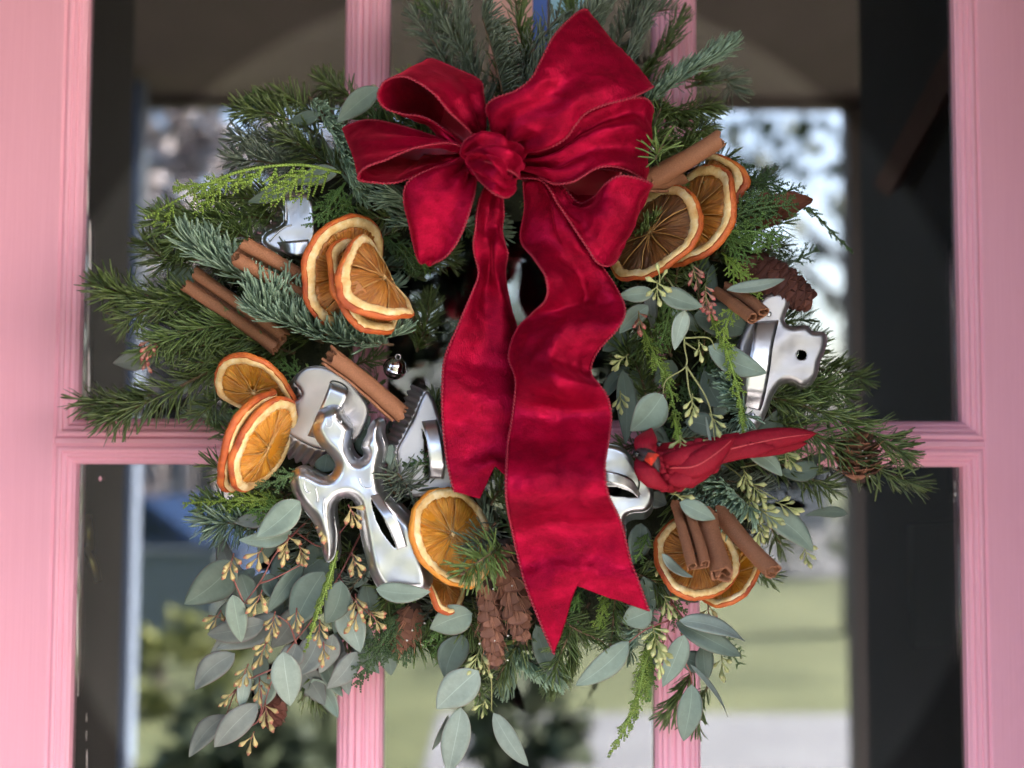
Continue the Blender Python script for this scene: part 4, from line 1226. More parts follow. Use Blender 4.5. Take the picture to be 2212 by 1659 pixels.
# ---- eucalyptus, lower left
s1 = euc([[(790, 1130, .085), (740, 1230, .10), (680, 1330, .108), (600, 1440, .10), (560, 1560, .092)],
          [(730, 1240, .10), (760, 1290, .115), (800, 1330, .12)], [(600, 1440, .10), (520, 1480, .10), (490, 1540, .094)],
          [(565, 1480, .10), (555, 1560, .10), (470, 1580, .095)], [(640, 1390, .108), (625, 1350, .115), (600, 1330, .118)]], "red",
         label="large eucalyptus sprig with red stems hanging at the lower left")
s2 = euc([[(680, 1110, .10), (600, 1190, .112), (560, 1260, .115), (500, 1330, .11), (450, 1330, .10)],
          [(640, 1150, .105), (700, 1180, .118), (760, 1120, .125)], [(560, 1260, .115), (590, 1250, .12), (650, 1220, .124)], [(525, 1300, .112), (500, 1240, .118), (495, 1215, .12)]], "red",
         label="eucalyptus sprig with tan seed pods below the angel's wing")
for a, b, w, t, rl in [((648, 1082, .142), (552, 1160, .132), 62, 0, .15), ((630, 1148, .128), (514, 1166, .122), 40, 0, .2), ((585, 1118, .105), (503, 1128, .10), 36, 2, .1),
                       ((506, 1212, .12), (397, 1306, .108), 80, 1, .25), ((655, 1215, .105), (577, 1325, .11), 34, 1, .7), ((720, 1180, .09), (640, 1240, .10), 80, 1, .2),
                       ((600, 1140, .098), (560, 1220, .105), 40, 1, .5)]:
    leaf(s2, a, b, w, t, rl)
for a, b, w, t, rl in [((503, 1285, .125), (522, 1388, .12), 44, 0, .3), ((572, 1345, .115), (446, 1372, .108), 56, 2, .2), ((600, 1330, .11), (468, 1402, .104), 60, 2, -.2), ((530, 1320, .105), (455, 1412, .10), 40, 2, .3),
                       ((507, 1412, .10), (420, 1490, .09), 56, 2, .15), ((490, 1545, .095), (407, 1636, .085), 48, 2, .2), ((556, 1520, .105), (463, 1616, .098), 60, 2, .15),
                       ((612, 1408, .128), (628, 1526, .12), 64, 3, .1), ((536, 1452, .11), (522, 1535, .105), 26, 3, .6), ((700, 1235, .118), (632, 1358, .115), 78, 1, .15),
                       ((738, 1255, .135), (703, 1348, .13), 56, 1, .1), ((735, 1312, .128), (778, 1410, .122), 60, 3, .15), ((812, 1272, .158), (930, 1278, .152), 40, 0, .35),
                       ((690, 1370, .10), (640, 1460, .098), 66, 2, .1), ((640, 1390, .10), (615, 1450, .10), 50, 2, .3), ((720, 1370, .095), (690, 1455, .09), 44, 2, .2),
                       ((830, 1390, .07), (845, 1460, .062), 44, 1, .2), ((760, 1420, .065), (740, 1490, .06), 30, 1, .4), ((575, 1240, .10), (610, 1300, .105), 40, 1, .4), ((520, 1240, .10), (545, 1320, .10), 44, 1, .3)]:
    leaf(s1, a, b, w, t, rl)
for c, a, n, t in [((500, 1215, .128), 100, 8, 0), ((560, 1195, .125), 120, 5, 0), ((620, 1175, .13), 100, 8, 0), ((650, 1190, .132), 70, 6, 0), ((560, 1290, .122), 110, 6, 0), ((470, 1330, .11), 120, 5, 0),
                   ((700, 1130, .138), 95, 6, 0), ((760, 1105, .146), 60, 6, 0), ((765, 1210, .14), 70, 6, 0)]:
    pods(s2, c, a, n, 30, t)
for c, a, n, t in [((590, 1340, .122), 100, 8, 0), ((640, 1330, .125), 90, 7, 0), ((570, 1400, .118), 110, 8, 0), ((600, 1450, .115), 80, 6, 0), ((530, 1450, .11), 110, 6, 0), ((560, 1480, .112), 90, 6, 0),
                   ((500, 1500, .105), 130, 5, 0), ((575, 1535, .108), 80, 6, 0), ((545, 1590, .10), 110, 3, 0), ((690, 1355, .13), 90, 7, 0), ((770, 1300, .138), 80, 6, 0), ((805, 1330, .135), 50, 7, 0), ((700, 1400, .12), 80, 5, 0), ((770, 1330, .13), 110, 5, 0)]:
    pods(s1, c, a, n, 28, t)

rl_ = random.Random(77)
for k_ in range(30):
    x_, y_ = rl_.uniform(470, 800), rl_.uniform(1160, 1480)
    if y_ > 1200 + (x_ - 380) * 1.1 and x_ < 560: x_ += 60
    a_ = rl_.uniform(0.9, 2.3)
    l_ = rl_.uniform(70, 115)
    d_ = rl_.uniform(.06, .092)
    leaf(s1 if k_ % 2 else s2, (x_, y_, d_), (x_ + math.cos(a_) * l_, y_ + math.sin(a_) * l_, d_ - .006), rl_.uniform(34, 66), rl_.choice([0, 1, 1, 2]), rl_.uniform(-.5, .5), rl_.uniform(.05, .25))
for k_ in range(16):
    x_, y_ = rl_.uniform(1340, 1600), rl_.uniform(640, 1420)
    a_ = rl_.uniform(0.6, 2.6); l_ = rl_.uniform(60, 105); d_ = rl_.uniform(.075, .095)
    leaf(s2, (x_, y_, d_), (x_ + math.cos(a_) * l_, y_ + math.sin(a_) * l_, d_ - .006), rl_.uniform(30, 58), rl_.choice([0, 1, 1]), rl_.uniform(-.5, .5), rl_.uniform(.05, .25)) if False else None
# ---- bottom
s3 = euc([[(1020, 1290, .09), (1035, 1370, .10), (1040, 1430, .105), (1020, 1490, .10), (985, 1545, .09)], [(1038, 1410, .105), (1060, 1460, .10), (1062, 1535, .085)], [(1035, 1440, .105), (1015, 1460, .108)]], "green",
         label="eucalyptus sprig hanging at the bottom below the pine cones")
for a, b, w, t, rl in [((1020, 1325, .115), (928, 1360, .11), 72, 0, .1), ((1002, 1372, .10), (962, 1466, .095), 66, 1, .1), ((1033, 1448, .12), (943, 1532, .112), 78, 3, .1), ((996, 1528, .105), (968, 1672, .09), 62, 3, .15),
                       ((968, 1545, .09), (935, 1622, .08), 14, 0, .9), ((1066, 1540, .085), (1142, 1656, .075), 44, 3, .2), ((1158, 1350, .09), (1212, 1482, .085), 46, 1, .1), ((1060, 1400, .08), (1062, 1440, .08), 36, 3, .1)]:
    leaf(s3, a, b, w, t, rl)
pods(s3, (1030, 1420, .115), 110, 8, 28, 1); pods(s3, (1045, 1520, .09), 110, 4, 24, 1); pods(s3, (1045, 1435, .11), 70, 4, 24, 1)
# ---- lower right
s4 = euc([[(1440, 1230, .095), (1450, 1300, .105), (1440, 1370, .112), (1420, 1420, .112)], [(1450, 1300, .105), (1475, 1335, .115), (1480, 1350, .118)], [(1445, 1340, .11), (1395, 1360, .11), (1355, 1390, .108)],
          [(1440, 1370, .11), (1490, 1450, .10), (1490, 1500, .095)]], "red", label="eucalyptus sprig fanning out at the lower right below the orange slice")
for a, b, w, t, rl in [((1358, 1386, .11), (1243, 1482, .10), 56, 0, .15), ((1408, 1318, .105), (1344, 1345, .10), 58, 0, .2), ((1468, 1340, .125), (1612, 1384, .115), 40, 3, .5), ((1460, 1345, .108), (1602, 1418, .10), 50, 1, .2),
                       ((1478, 1372, .118), (1432, 1486, .112), 52, 0, .15), ((1494, 1478, .10), (1476, 1602, .09), 54, 0, .1), ((1520, 1392, .085), (1528, 1470, .08), 44, 1, .2), ((1492, 1436, .10), (1575, 1548, .085), 14, 3, .8),
                       ((1390, 1245, .10), (1404, 1335, .10), 42, 1, .2), ((1385, 1130, .09), (1368, 1220, .088), 56, 1, .1), ((1435, 1262, .10), (1510, 1300, .095), 46, 1, .2), ((1430, 1196, .165), (1498, 1246, .16), 22, 3, .5),
                       ((1440, 1400, .09), (1400, 1450, .085), 40, 1, .3), ((1470, 1420, .08), (1530, 1450, .075), 46, 1, .3)]:
    leaf(s4, a, b, w, t, rl)
pods(s4, (1415, 1375, .13), 80, 10, 32, 1, 1.4); pods(s4, (1425, 1415, .125), 90, 8, 30, 1, 1.2); pods(s4, (1440, 1300, .118), 70, 6, 27, 1); pods(s4, (1425, 1225, .12), 60, 7, 24, 1)
pods(s4, (1530, 1320, .075), 90, 6, 28, 0); pods(s4, (1560, 1430, .065), 90, 6, 30, 1); pods(s4, (1480, 1340, .10), 100, 5, 26, 0)
# ---- right, by the bird
s5 = euc([[(1560, 1000, .10), (1600, 1030, .112), (1630, 1080, .116), (1650, 1130, .11)], [(1610, 1040, .112), (1680, 1080, .112)], [(1600, 1010, .108), (1700, 990, .10)], [(1700, 1100, .09), (1740, 1180, .07)]], "green",
         label="eucalyptus sprig with yellow green pods below the bird's tail")
for a, b, w, t, rl in [((1640, 1100, .105), (1758, 1192, .095), 58, 0, .15), ((1612, 972, .125), (1690, 1028, .118), 42, 0, .2), ((1468, 1085, .162), (1546, 1122, .158), 38, 0, .2), ((1402, 1075, .10), (1440, 1090, .105), 46, 2, .2),
                       ((1740, 885, .075), (1630, 935, .08), 56, 1, .2), ((1770, 1010, .075), (1680, 1020, .082), 46, 1, .2), ((1830, 1110, .045), (1740, 1115, .055), 28, 1, .2), ((1790, 985, .06), (1720, 1012, .07), 22, 1, .7)]:
    leaf(s5, a, b, w, t, rl)
for c, a, n in [((1610, 1030, .122), 80, 8), ((1635, 1060, .124), 60, 8), ((1655, 1110, .12), 40, 9), ((1620, 1090, .122), 90, 8), ((1640, 1140, .115), 90, 8), ((1690, 1090, .11), 20, 6), ((1700, 985, .095), 60, 6), ((1740, 1190, .075), 80, 6), ((1460, 1068, .155), 10, 4)]:
    pods(s5, c, a, n, 29, 1)
# ---- right middle
s6 = euc([[(1440, 600, .115), (1480, 660, .13), (1478, 740, .145), (1482, 790, .15), (1440, 820, .15), (1432, 850, .148)], [(1482, 790, .15), (1490, 850, .155), (1510, 900, .155)], [(1482, 790, .15), (1530, 870, .155), (1545, 960, .158)],
          [(1480, 730, .145), (1530, 730, .14), (1545, 755, .135)], [(1480, 740, .14), (1510, 760, .142)]], "green", label="eucalyptus sprig with pale leaves and green stems right of the ribbon")
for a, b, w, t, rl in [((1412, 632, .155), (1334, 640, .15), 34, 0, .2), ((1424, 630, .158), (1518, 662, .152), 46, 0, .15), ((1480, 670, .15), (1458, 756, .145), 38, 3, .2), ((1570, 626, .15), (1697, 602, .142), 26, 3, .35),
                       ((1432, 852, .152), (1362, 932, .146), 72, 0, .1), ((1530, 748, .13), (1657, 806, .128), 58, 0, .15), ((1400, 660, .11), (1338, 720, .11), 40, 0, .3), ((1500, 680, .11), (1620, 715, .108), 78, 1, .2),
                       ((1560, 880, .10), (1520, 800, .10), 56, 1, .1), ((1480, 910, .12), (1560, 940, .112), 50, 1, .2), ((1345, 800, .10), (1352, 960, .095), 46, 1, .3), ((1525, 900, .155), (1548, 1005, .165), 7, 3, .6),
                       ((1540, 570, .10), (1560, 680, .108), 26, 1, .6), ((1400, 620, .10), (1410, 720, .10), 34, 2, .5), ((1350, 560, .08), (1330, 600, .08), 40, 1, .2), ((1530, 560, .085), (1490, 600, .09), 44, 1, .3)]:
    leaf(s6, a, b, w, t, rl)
for c, a, n, t in [((1420, 622, .162), 90, 7, 1), ((1425, 605, .162), 270, 3, 1), ((1500, 590, .135), 80, 8, 2), ((1525, 640, .14), 90, 11, 2), ((1530, 660, .138), 70, 6, 2), ((1380, 690, .12), 90, 8, 2), ((1345, 775, .115), 140, 7, 1),
                   ((1495, 870, .165), 95, 8, 1), ((1540, 905, .165), 60, 5, 1), ((1470, 960, .166), 90, 8, 1), ((1450, 990, .166), 100, 7, 1), ((1515, 960, .165), 70, 5, 1), ((1510, 745, .15), 90, 4, 1), ((1340, 860, .108), 90, 6, 1)]:
    pods(s6, c, a, n, 27 if t == 1 else 24, t)
for k_ in range(18):
    x_, y_ = rl_.uniform(1340, 1600), rl_.uniform(640, 1000)
    a_ = rl_.uniform(0.6, 2.6); l_ = rl_.uniform(60, 105); d_ = rl_.uniform(.075, .095)
    leaf(s6, (x_, y_, d_), (x_ + math.cos(a_) * l_, y_ + math.sin(a_) * l_, d_ - .006), rl_.uniform(30, 58), rl_.choice([0, 1, 1]), rl_.uniform(-.5, .5), rl_.uniform(.05, .25))
# ---- left and top leaves
s7 = euc([[(450, 640, .08), (400, 700, .085), (345, 760, .075)], [(345, 740, .078), (330, 760, .075)]], "red", label="eucalyptus sprig with pinkish buds at the far left edge")
for a, b, w, t, rl in [((342, 765, .07), (243, 786, .06), 50, 2, .2), ((372, 575, .075), (440, 640, .078), 62, 0, .2), ((430, 850, .055), (425, 910, .05), 46, 1, .2), ((390, 820, .06), (400, 850, .055), 40, 3, .2)]:
    leaf(s7, a, b, w, t, rl)
pods(s7, (325, 745, .09), 100, 9, 24, 2); pods(s7, (315, 770, .085), 80, 6, 24, 2)
s8 = euc([[(860, 260, .09), (815, 190, .095), (800, 185, .095)], [(700, 400, .10), (640, 390, .11), (600, 400, .11)]], "green", label="eucalyptus leaves tucked in at the upper left of the bow")
for a, b, w, t, rl in [((818, 190, .115), (728, 264, .11), 50, 0, .15), ((640, 384, .118), (535, 436, .108), 36, 0, .3), ((730, 368, .112), (640, 398, .11), 40, 0, .2), ((690, 245, .085), (620, 265, .08), 32, 1, .2), ((840, 405, .09), (880, 440, .085), 50, 1, .1),
                       ((1590, 355, .10), (1560, 375, .10), 60, 1, .1), ((1570, 340, .09), (1545, 400, .095), 46, 1, .1)]:
    leaf(s8, a, b, w, t, rl)
s9 = euc([[(770, 900, .10), (800, 920, .11), (810, 960, .11)]], "green", label="small eucalyptus sprig tucked behind the angel cutter")
for a, b, w, t, rl in [((800, 990, .12), (785, 900, .122), 50, 1, .2), ((855, 960, .115), (845, 1010, .118), 44, 0, .15), ((700, 1020, .118), (705, 980, .12), 46, 1, .2), ((770, 920, .118), (800, 900, .12), 40, 0, .2)]:
    leaf(s9, a, b, w, t, rl)
# dry leaf at the right
s10 = euc([[(1560, 470, .08), (1600, 470, .085)]], "red", name="dry_leaf_sprig", label="curled dry brown leaf sticking out at the right above the cone")
leaf(s10, (1602, 498, .092), (1756, 428, .096), 72, 4, .3, .3, .3)
leaf(s10, (1590, 470, .08), (1700, 470, .082), 40, 4, .2, .3, .3)
# ================================================================== BOW
bow = empty("velvet_bow", P(1100, 340, 0.14), "large red crushed velvet bow with corded edges and two long tails", "bow")
def Z1(x, y, d): return (713.1 + x * 0.3638, y * 0.3638, d)
def Z2(x, y, d): return (822.8 + x * 0.6616, 384 + y * 0.6613, d)
def trim_tube(line, rad=0.00085, pitch=0.0014):
    p = np.asarray(line)
    seg = np.concatenate([[0], np.cumsum(np.linalg.norm(np.diff(p, axis=0), axis=1))])
    n = max(8, int(seg[-1] / (pitch / 3.0)))
    s = np.linspace(0, seg[-1], n)
    q = np.stack([np.interp(s, seg, p[:, k]) for k in range(3)], 1)
    t, sd, nn = frames(q)
    ph = s / pitch * 2 * PI
    q = q + 0.35 * rad * (np.cos(ph * 0.5)[:, None] * sd + np.sin(ph * 0.5)[:, None] * nn)
    return tube(q, rad * (0.88 + 0.16 * np.cos(ph)), 6)
def strip(name, st, conv, nu=90, nv=26, folds=(), crumple=0.0016, seed=0, bulge=0.0, label=None, mat=None, ends=False, edges=(0, 1)):
    """ribbon lofted through stations; each station = 2 or 3 points from the left edge to the right edge"""
    k = len(st[0])
    ctrl = np.array([[tuple(P(*conv(*q))) for q in row] for row in st])
    g = cr(ctrl, nu)                                     # nu, k, 3
    vv = np.linspace(0, k - 1, nv)
    i0 = np.minimum(vv.astype(int), k - 2)
    fr = (vv - i0)[None, :, None]
    pts = g[:, i0] * (1 - fr) + g[:, i0 + 1] * fr        # nu, nv, 3
    du = np.gradient(pts, axis=0); dv = np.gradient(pts, axis=1)
    nn = np.cross(du, dv)
    nn = nrm(nn)
    nn[nn[..., 1] > 0] *= -1
    # smooth the normals so folds in the sheet do not tear
    for _ in range(3):
        nn[1:-1] = nrm(nn[:-2] + nn[2:] + nn[1:-1])
    U, Vv = np.meshgrid(np.linspace(0, 1, nu), np.linspace(0, 1, nv), indexing='ij')
    h = bulge * np.sin(PI * Vv)
    for fk, amp, u0, u1, ph in folds:
        env = np.clip(1 - np.abs((U - u0) / u1), 0, 1)
        h += amp * env * np.sin(2 * PI * fk * Vv + ph + 1.2 * np.sin(3 * U + seed))
    cr_ = np.zeros_like(h)
    for i in range(nu):
        for j in range(nv):
            p = pts[i, j]
            a = nz(p[0] * 38 + seed * 7, p[2] * 38, p[1] * 20)
            b = nz(p[0] * 80 + seed * 3, p[2] * 80 + 9, p[1] * 40)
            cr_[i, j] = 0.9 * a + 0.9 * (0.32 - abs(b)) 
    edge = np.minimum(1, np.minimum(Vv, 1 - Vv) * 7 + 0.25)
    h += crumple * cr_ * edge
    pts = pts + nn * h[..., None]
    v = pts.reshape(-1, 3)
    f = np.array([(i * nv + j, i * nv + j + 1, (i + 1) * nv + j + 1, (i + 1) * nv + j) for i in range(nu - 1) for j in range(nv - 1)])
    o = obj(name, v, f, mat or M_VELVET, bow)
    if label: tag(o, label)
    md = o.modifiers.new("cloth thickness", 'SOLIDIFY')
    md.thickness, md.offset = 0.0009, 0.0
    m = MB()
    for e in edges:
        m.add(*trim_tube(pts[:, 0 if e == 0 else -1]))
    if edges: m.obj("edge_trim", M_TRIM, o, True)
    return o
strip("loop", [[(870, 850, .150), (900, 790, .140)], [(800, 770, .172), (915, 690, .150)], [(700, 672, .182), (905, 560, .152)], [(620, 570, .186), (885, 478, .148)], [(520, 490, .188), (735, 405, .142)], [(430, 455, .187), (600, 352, .132)],
               [(335, 478, .184), (560, 400, .112)], [(284, 550, .178), (720, 540, .100)], [(308, 625, .172), (760, 690, .100)], [(400, 672, .168), (680, 780, .112)], [(560, 690, .164), (670, 825, .138)], [(690, 770, .158), (740, 870, .15)], [(810, 860, .150), (800, 905, .142)]],
      Z1, 110, 24, folds=[(2.2, .0030, 0.0, .34, 0.4), (2.0, .003, 1.0, .3, 1.0)], seed=1, label="upper left loop of the bow, its opening facing left")
strip("loop", [[(800, 905, .152), (800, 870, .138)], [(690, 872, .172), (660, 845, .150)], [(500, 893, .186), (420, 763, .150)], [(330, 958, .190), (262, 722, .146)], [(220, 993, .190), (150, 732, .138)], [(172, 1035, .184), (92, 785, .124)], [(178, 1072, .176), (400, 910, .106)],
               [(270, 1085, .170), (560, 940, .104)], [(380, 1084, .166), (600, 925, .112)], [(520, 1035, .160), (560, 915, .13)], [(690, 990, .154), (690, 915, .14)], [(810, 955, .148), (800, 920, .136)]],
      Z1, 110, 24, folds=[(2.0, .0035, 0.0, .4, 0.9), (2.0, .003, 1.0, .3, 0)], seed=2, label="left loop of the bow with a flat oval opening")
strip("loop", [[(790, 935, .148), (850, 1030, .150)], [(720, 975, .166), (855, 1100, .164)], [(600, 1003, .174), (842, 1200, .172)], [(465, 1078, .174), (805, 1325, .174)], [(438, 1190, .170), (745, 1450, .172)], [(468, 1340, .164), (675, 1532, .166)],
               [(512, 1520, .156), (615, 1562, .156)], [(545, 1562, .144), (612, 1556, .140)], [(560, 1500, .13), (660, 1480, .126)], [(700, 1200, .118), (780, 1200, .116)]],
      Z1, 100, 26, folds=[(2.4, .0034, 0.0, .35, 0.2), (1.0, .0045, 0.5, .35, 1.0)], seed=3, label="lower left loop of the bow, hanging down in a rounded point")
strip("loop", [[(985, 850, .150), (1100, 885, .154)], [(945, 740, .172), (1200, 897, .170)], [(922, 648, .180), (1310, 872, .180)], [(975, 588, .186), (1400, 818, .185)], [(1100, 540, .190), (1460, 735, .188)], [(1195, 468, .191), (1520, 668, .190)], [(1258, 350, .188), (1640, 612, .190)],
               [(1345, 195, .180), (1780, 578, .184)], [(1488, 64, .166), (1897, 525, .170)], [(1530, 100, .150), (1886, 520, .154)], [(1450, 300, .132), (1600, 610, .136)], [(1150, 700, .13), (1250, 800, .13)]],
      Z1, 120, 34, folds=[(2.6, .0050, 0.0, .38, 0.3), (1.6, .0035, .42, .3, 1.2)], crumple=.0024, seed=4, label="big upper right loop of the bow standing up in a peak")
strip("loop", [[(1110, 905, .148), (1120, 1020, .148)], [(1230, 905, .160), (1230, 1040, .168)], [(1370, 810, .166), (1330, 1082, .178)], [(1490, 680, .170), (1450, 1080, .182)], [(1640, 625, .174), (1590, 1003, .180)], [(1840, 585, .166), (1730, 1004, .174)], [(1910, 640, .154), (1858, 1062, .158)],
               [(1888, 690, .138), (1850, 1050, .142)], [(1700, 760, .122), (1680, 1010, .122)], [(1300, 920, .12), (1300, 1000, .12)]],
      Z1, 110, 30, folds=[(3.0, .0060, 0.05, .5, 0.0), (2.0, .0040, .5, .3, 2.0)], crumple=.0024, seed=5, label="right loop of the bow with deep gathers running to the knot")
strip("loop", [[(1100, 1060, .148), (1140, 1020, .140)], [(1250, 1085, .164), (1330, 1080, .148)], [(1350, 1230, .170), (1470, 1220, .150)], [(1440, 1350, .173), (1570, 1180, .160)], [(1520, 1460, .174), (1640, 1095, .178)], [(1580, 1550, .172), (1735, 1043, .184)], [(1645, 1580, .164), (1898, 1086, .174)],
               [(1700, 1545, .150), (1880, 1130, .152)], [(1700, 1450, .134), (1780, 1140, .132)], [(1450, 1220, .118), (1500, 1080, .112)], [(1200, 1080, .12), (1220, 1040, .118)]],
      Z1, 110, 28, folds=[(2.0, .0035, 0.1, .3, 0.5), (1.5, .0036, .5, .25, 2.2)], crumple=.0022, seed=6, label="lower right loop of the bow, flared open with a dark hollow")
def r4(L_, R_):
    return [L_] + [tuple(L_[i] * (1 - w) + R_[i] * w for i in range(3)) for w in (.42, .68)] + [R_]
LT = [((348, 15, .140), (395, 30, .138)), ((318, 80, .150), (402, 110, .146)), ((304, 150, .158), (402, 170, .140)), ((308, 215, .148), (410, 240, .154)), ((318, 300, .138), (404, 320, .136)), ((288, 380, .140), (430, 420, .120)), ((245, 490, .142), (460, 530, .122)),
      ((206, 590, .148), (470, 640, .126)), ((199, 690, .156), (470, 740, .138)), ((202, 800, .152), (470, 820, .140)), ((212, 900, .150), (450, 890, .144))]
strip("tail", [r4(*q) for q in LT] + [[(226, 975, .152), (306, 962, .152), (366, 925, .151), (446, 950, .147)], [(240, 1026, .150), (323, 1048, .151), (372, 942, .151), (444, 1010, .148)]],
      Z2, 130, 28, folds=[(1.4, .0045, .35, .4, 0.6)], crumple=.0022, seed=7, label="left tail of the bow, narrower and further back, cut in a swallowtail")
strip("tail", [[(468, 10, .152), (520, 8, .160), (560, 40, .158)], [(474, 100, 0.1395), (555, 80, 0.1667), (622, 130, 0.1565)], [(460, 205, 0.1429), (570, 180, 0.1667), (675, 220, 0.1633)], [(498, 262, 0.1667), (620, 265, 0.1633), (722, 290, 0.1565)], [(538, 325, 0.1837), (650, 320, 0.1565), (765, 355, 0.1565)],
               [(540, 395, 0.1735), (670, 400, 0.1497), (796, 430, 0.1701)], [(490, 448, 0.1497), (620, 470, 0.1701), (770, 495, 0.1769)], [(445, 490, 0.1429), (570, 530, 0.1769), (715, 565, 0.1667)], [(414, 580, 0.1531), (550, 600, 0.1803), (692, 628, 0.1599)], [(436, 660, 0.1633), (580, 670, 0.1905), (725, 680, 0.1735)],
               [(432, 760, 0.1599), (590, 745, 0.1565), (750, 765, 0.1633)], [(416, 860, 0.1701), (580, 850, 0.1633), (742, 850, 0.1735)], [(409, 960, 0.1871), (570, 950, 0.1837), (730, 940, 0.1905)], [(410, 1050, 0.1871), (580, 1040, 0.1871), (742, 1035, 0.1905)], [(428, 1150, 0.1633), (605, 1130, 0.1633), (785, 1130, 0.1667)],
               [(450, 1250, 0.1565), (635, 1220, 0.1599), (815, 1250, 0.1599)], [(474, 1335, .162), (655, 1275, 0.1633), (838, 1310, .162)], [(515, 1440, .160), (648, 1312, .162), (858, 1365, .160)], [(565, 1556, .156), (640, 1334, .160), (876, 1416, .157)]],
      Z2, 170, 31, folds=[(1.5, .0030, .12, .2, .3), (0.8, .0030, .5, .3, .5)], crumple=.0026, seed=9, label="right tail of the bow, long and rippled, cut in a deep swallowtail")
strip("lining", [[(400, 560, .108), (520, 420, .108)], [(600, 700, .114), (800, 540, .114)], [(820, 870, .126), (905, 740, .126)]], Z1, 30, 10, crumple=.002, seed=21, edges=(), mat=M_SATIN)
strip("lining", [[(230, 1060, .106), (280, 840, .106)], [(500, 1030, .114), (520, 830, .114)], [(800, 960, .128), (800, 870, .128)]], Z1, 30, 10, crumple=.002, seed=22, edges=(), mat=M_SATIN)
strip("lining", [[(1150, 1020, .124), (1240, 1100, .124)], [(1450, 1000, .116), (1480, 1230, .116)], [(1740, 985, .120), (1720, 1090, .120)]], Z1, 30, 10, crumple=.002, seed=23, edges=(), mat=M_SATIN)
# knot
kn = strip("knot", [[(778, 905, .178), (850, 1000, .168)], [(800, 835, .190), (890, 960, .190)], [(880, 786, .192), (945, 965, .204)], [(960, 800, .188), (1005, 985, .210)], [(1020, 850, .188), (1060, 1010, .208)], [(1095, 850, .180), (1095, 1040, .198)], [(1158, 905, .164), (1110, 1060, .182)], [(1150, 960, .148), (1100, 1080, .160)]],
           Z1, 50, 24, folds=[(2.0, .0050, .5, .6, 0.8)], crumple=.0045, seed=10, label="crumpled knot at the middle of the bow")
strip("knot", [[(790, 930, .170), (778, 900, .160)], [(850, 890, .200), (860, 1040, .178)], [(930, 900, .214), (920, 1095, .188)], [(1000, 950, .220), (980, 1125, .192)], [(1050, 1040, .212), (1030, 1142, .184)], [(1082, 1035, .196), (1078, 1118, .172)], [(1090, 1030, .18), (1090, 1100, .15)]],
      Z1, 46, 22, folds=[(1.8, .0055, .5, .6, 2.0)], crumple=.0040, seed=11, edges=(1,), label="lower wrap of the knot folded across its front")
strip("knot", [[(800, 940, .150), (1130, 900, .150)], [(800, 1000, .160), (1135, 1000, .160)], [(860, 1060, .158), (1100, 1070, .158)], [(900, 1090, .14), (1080, 1100, .14)]], Z1, 20, 20, crumple=.004, seed=12, edges=())

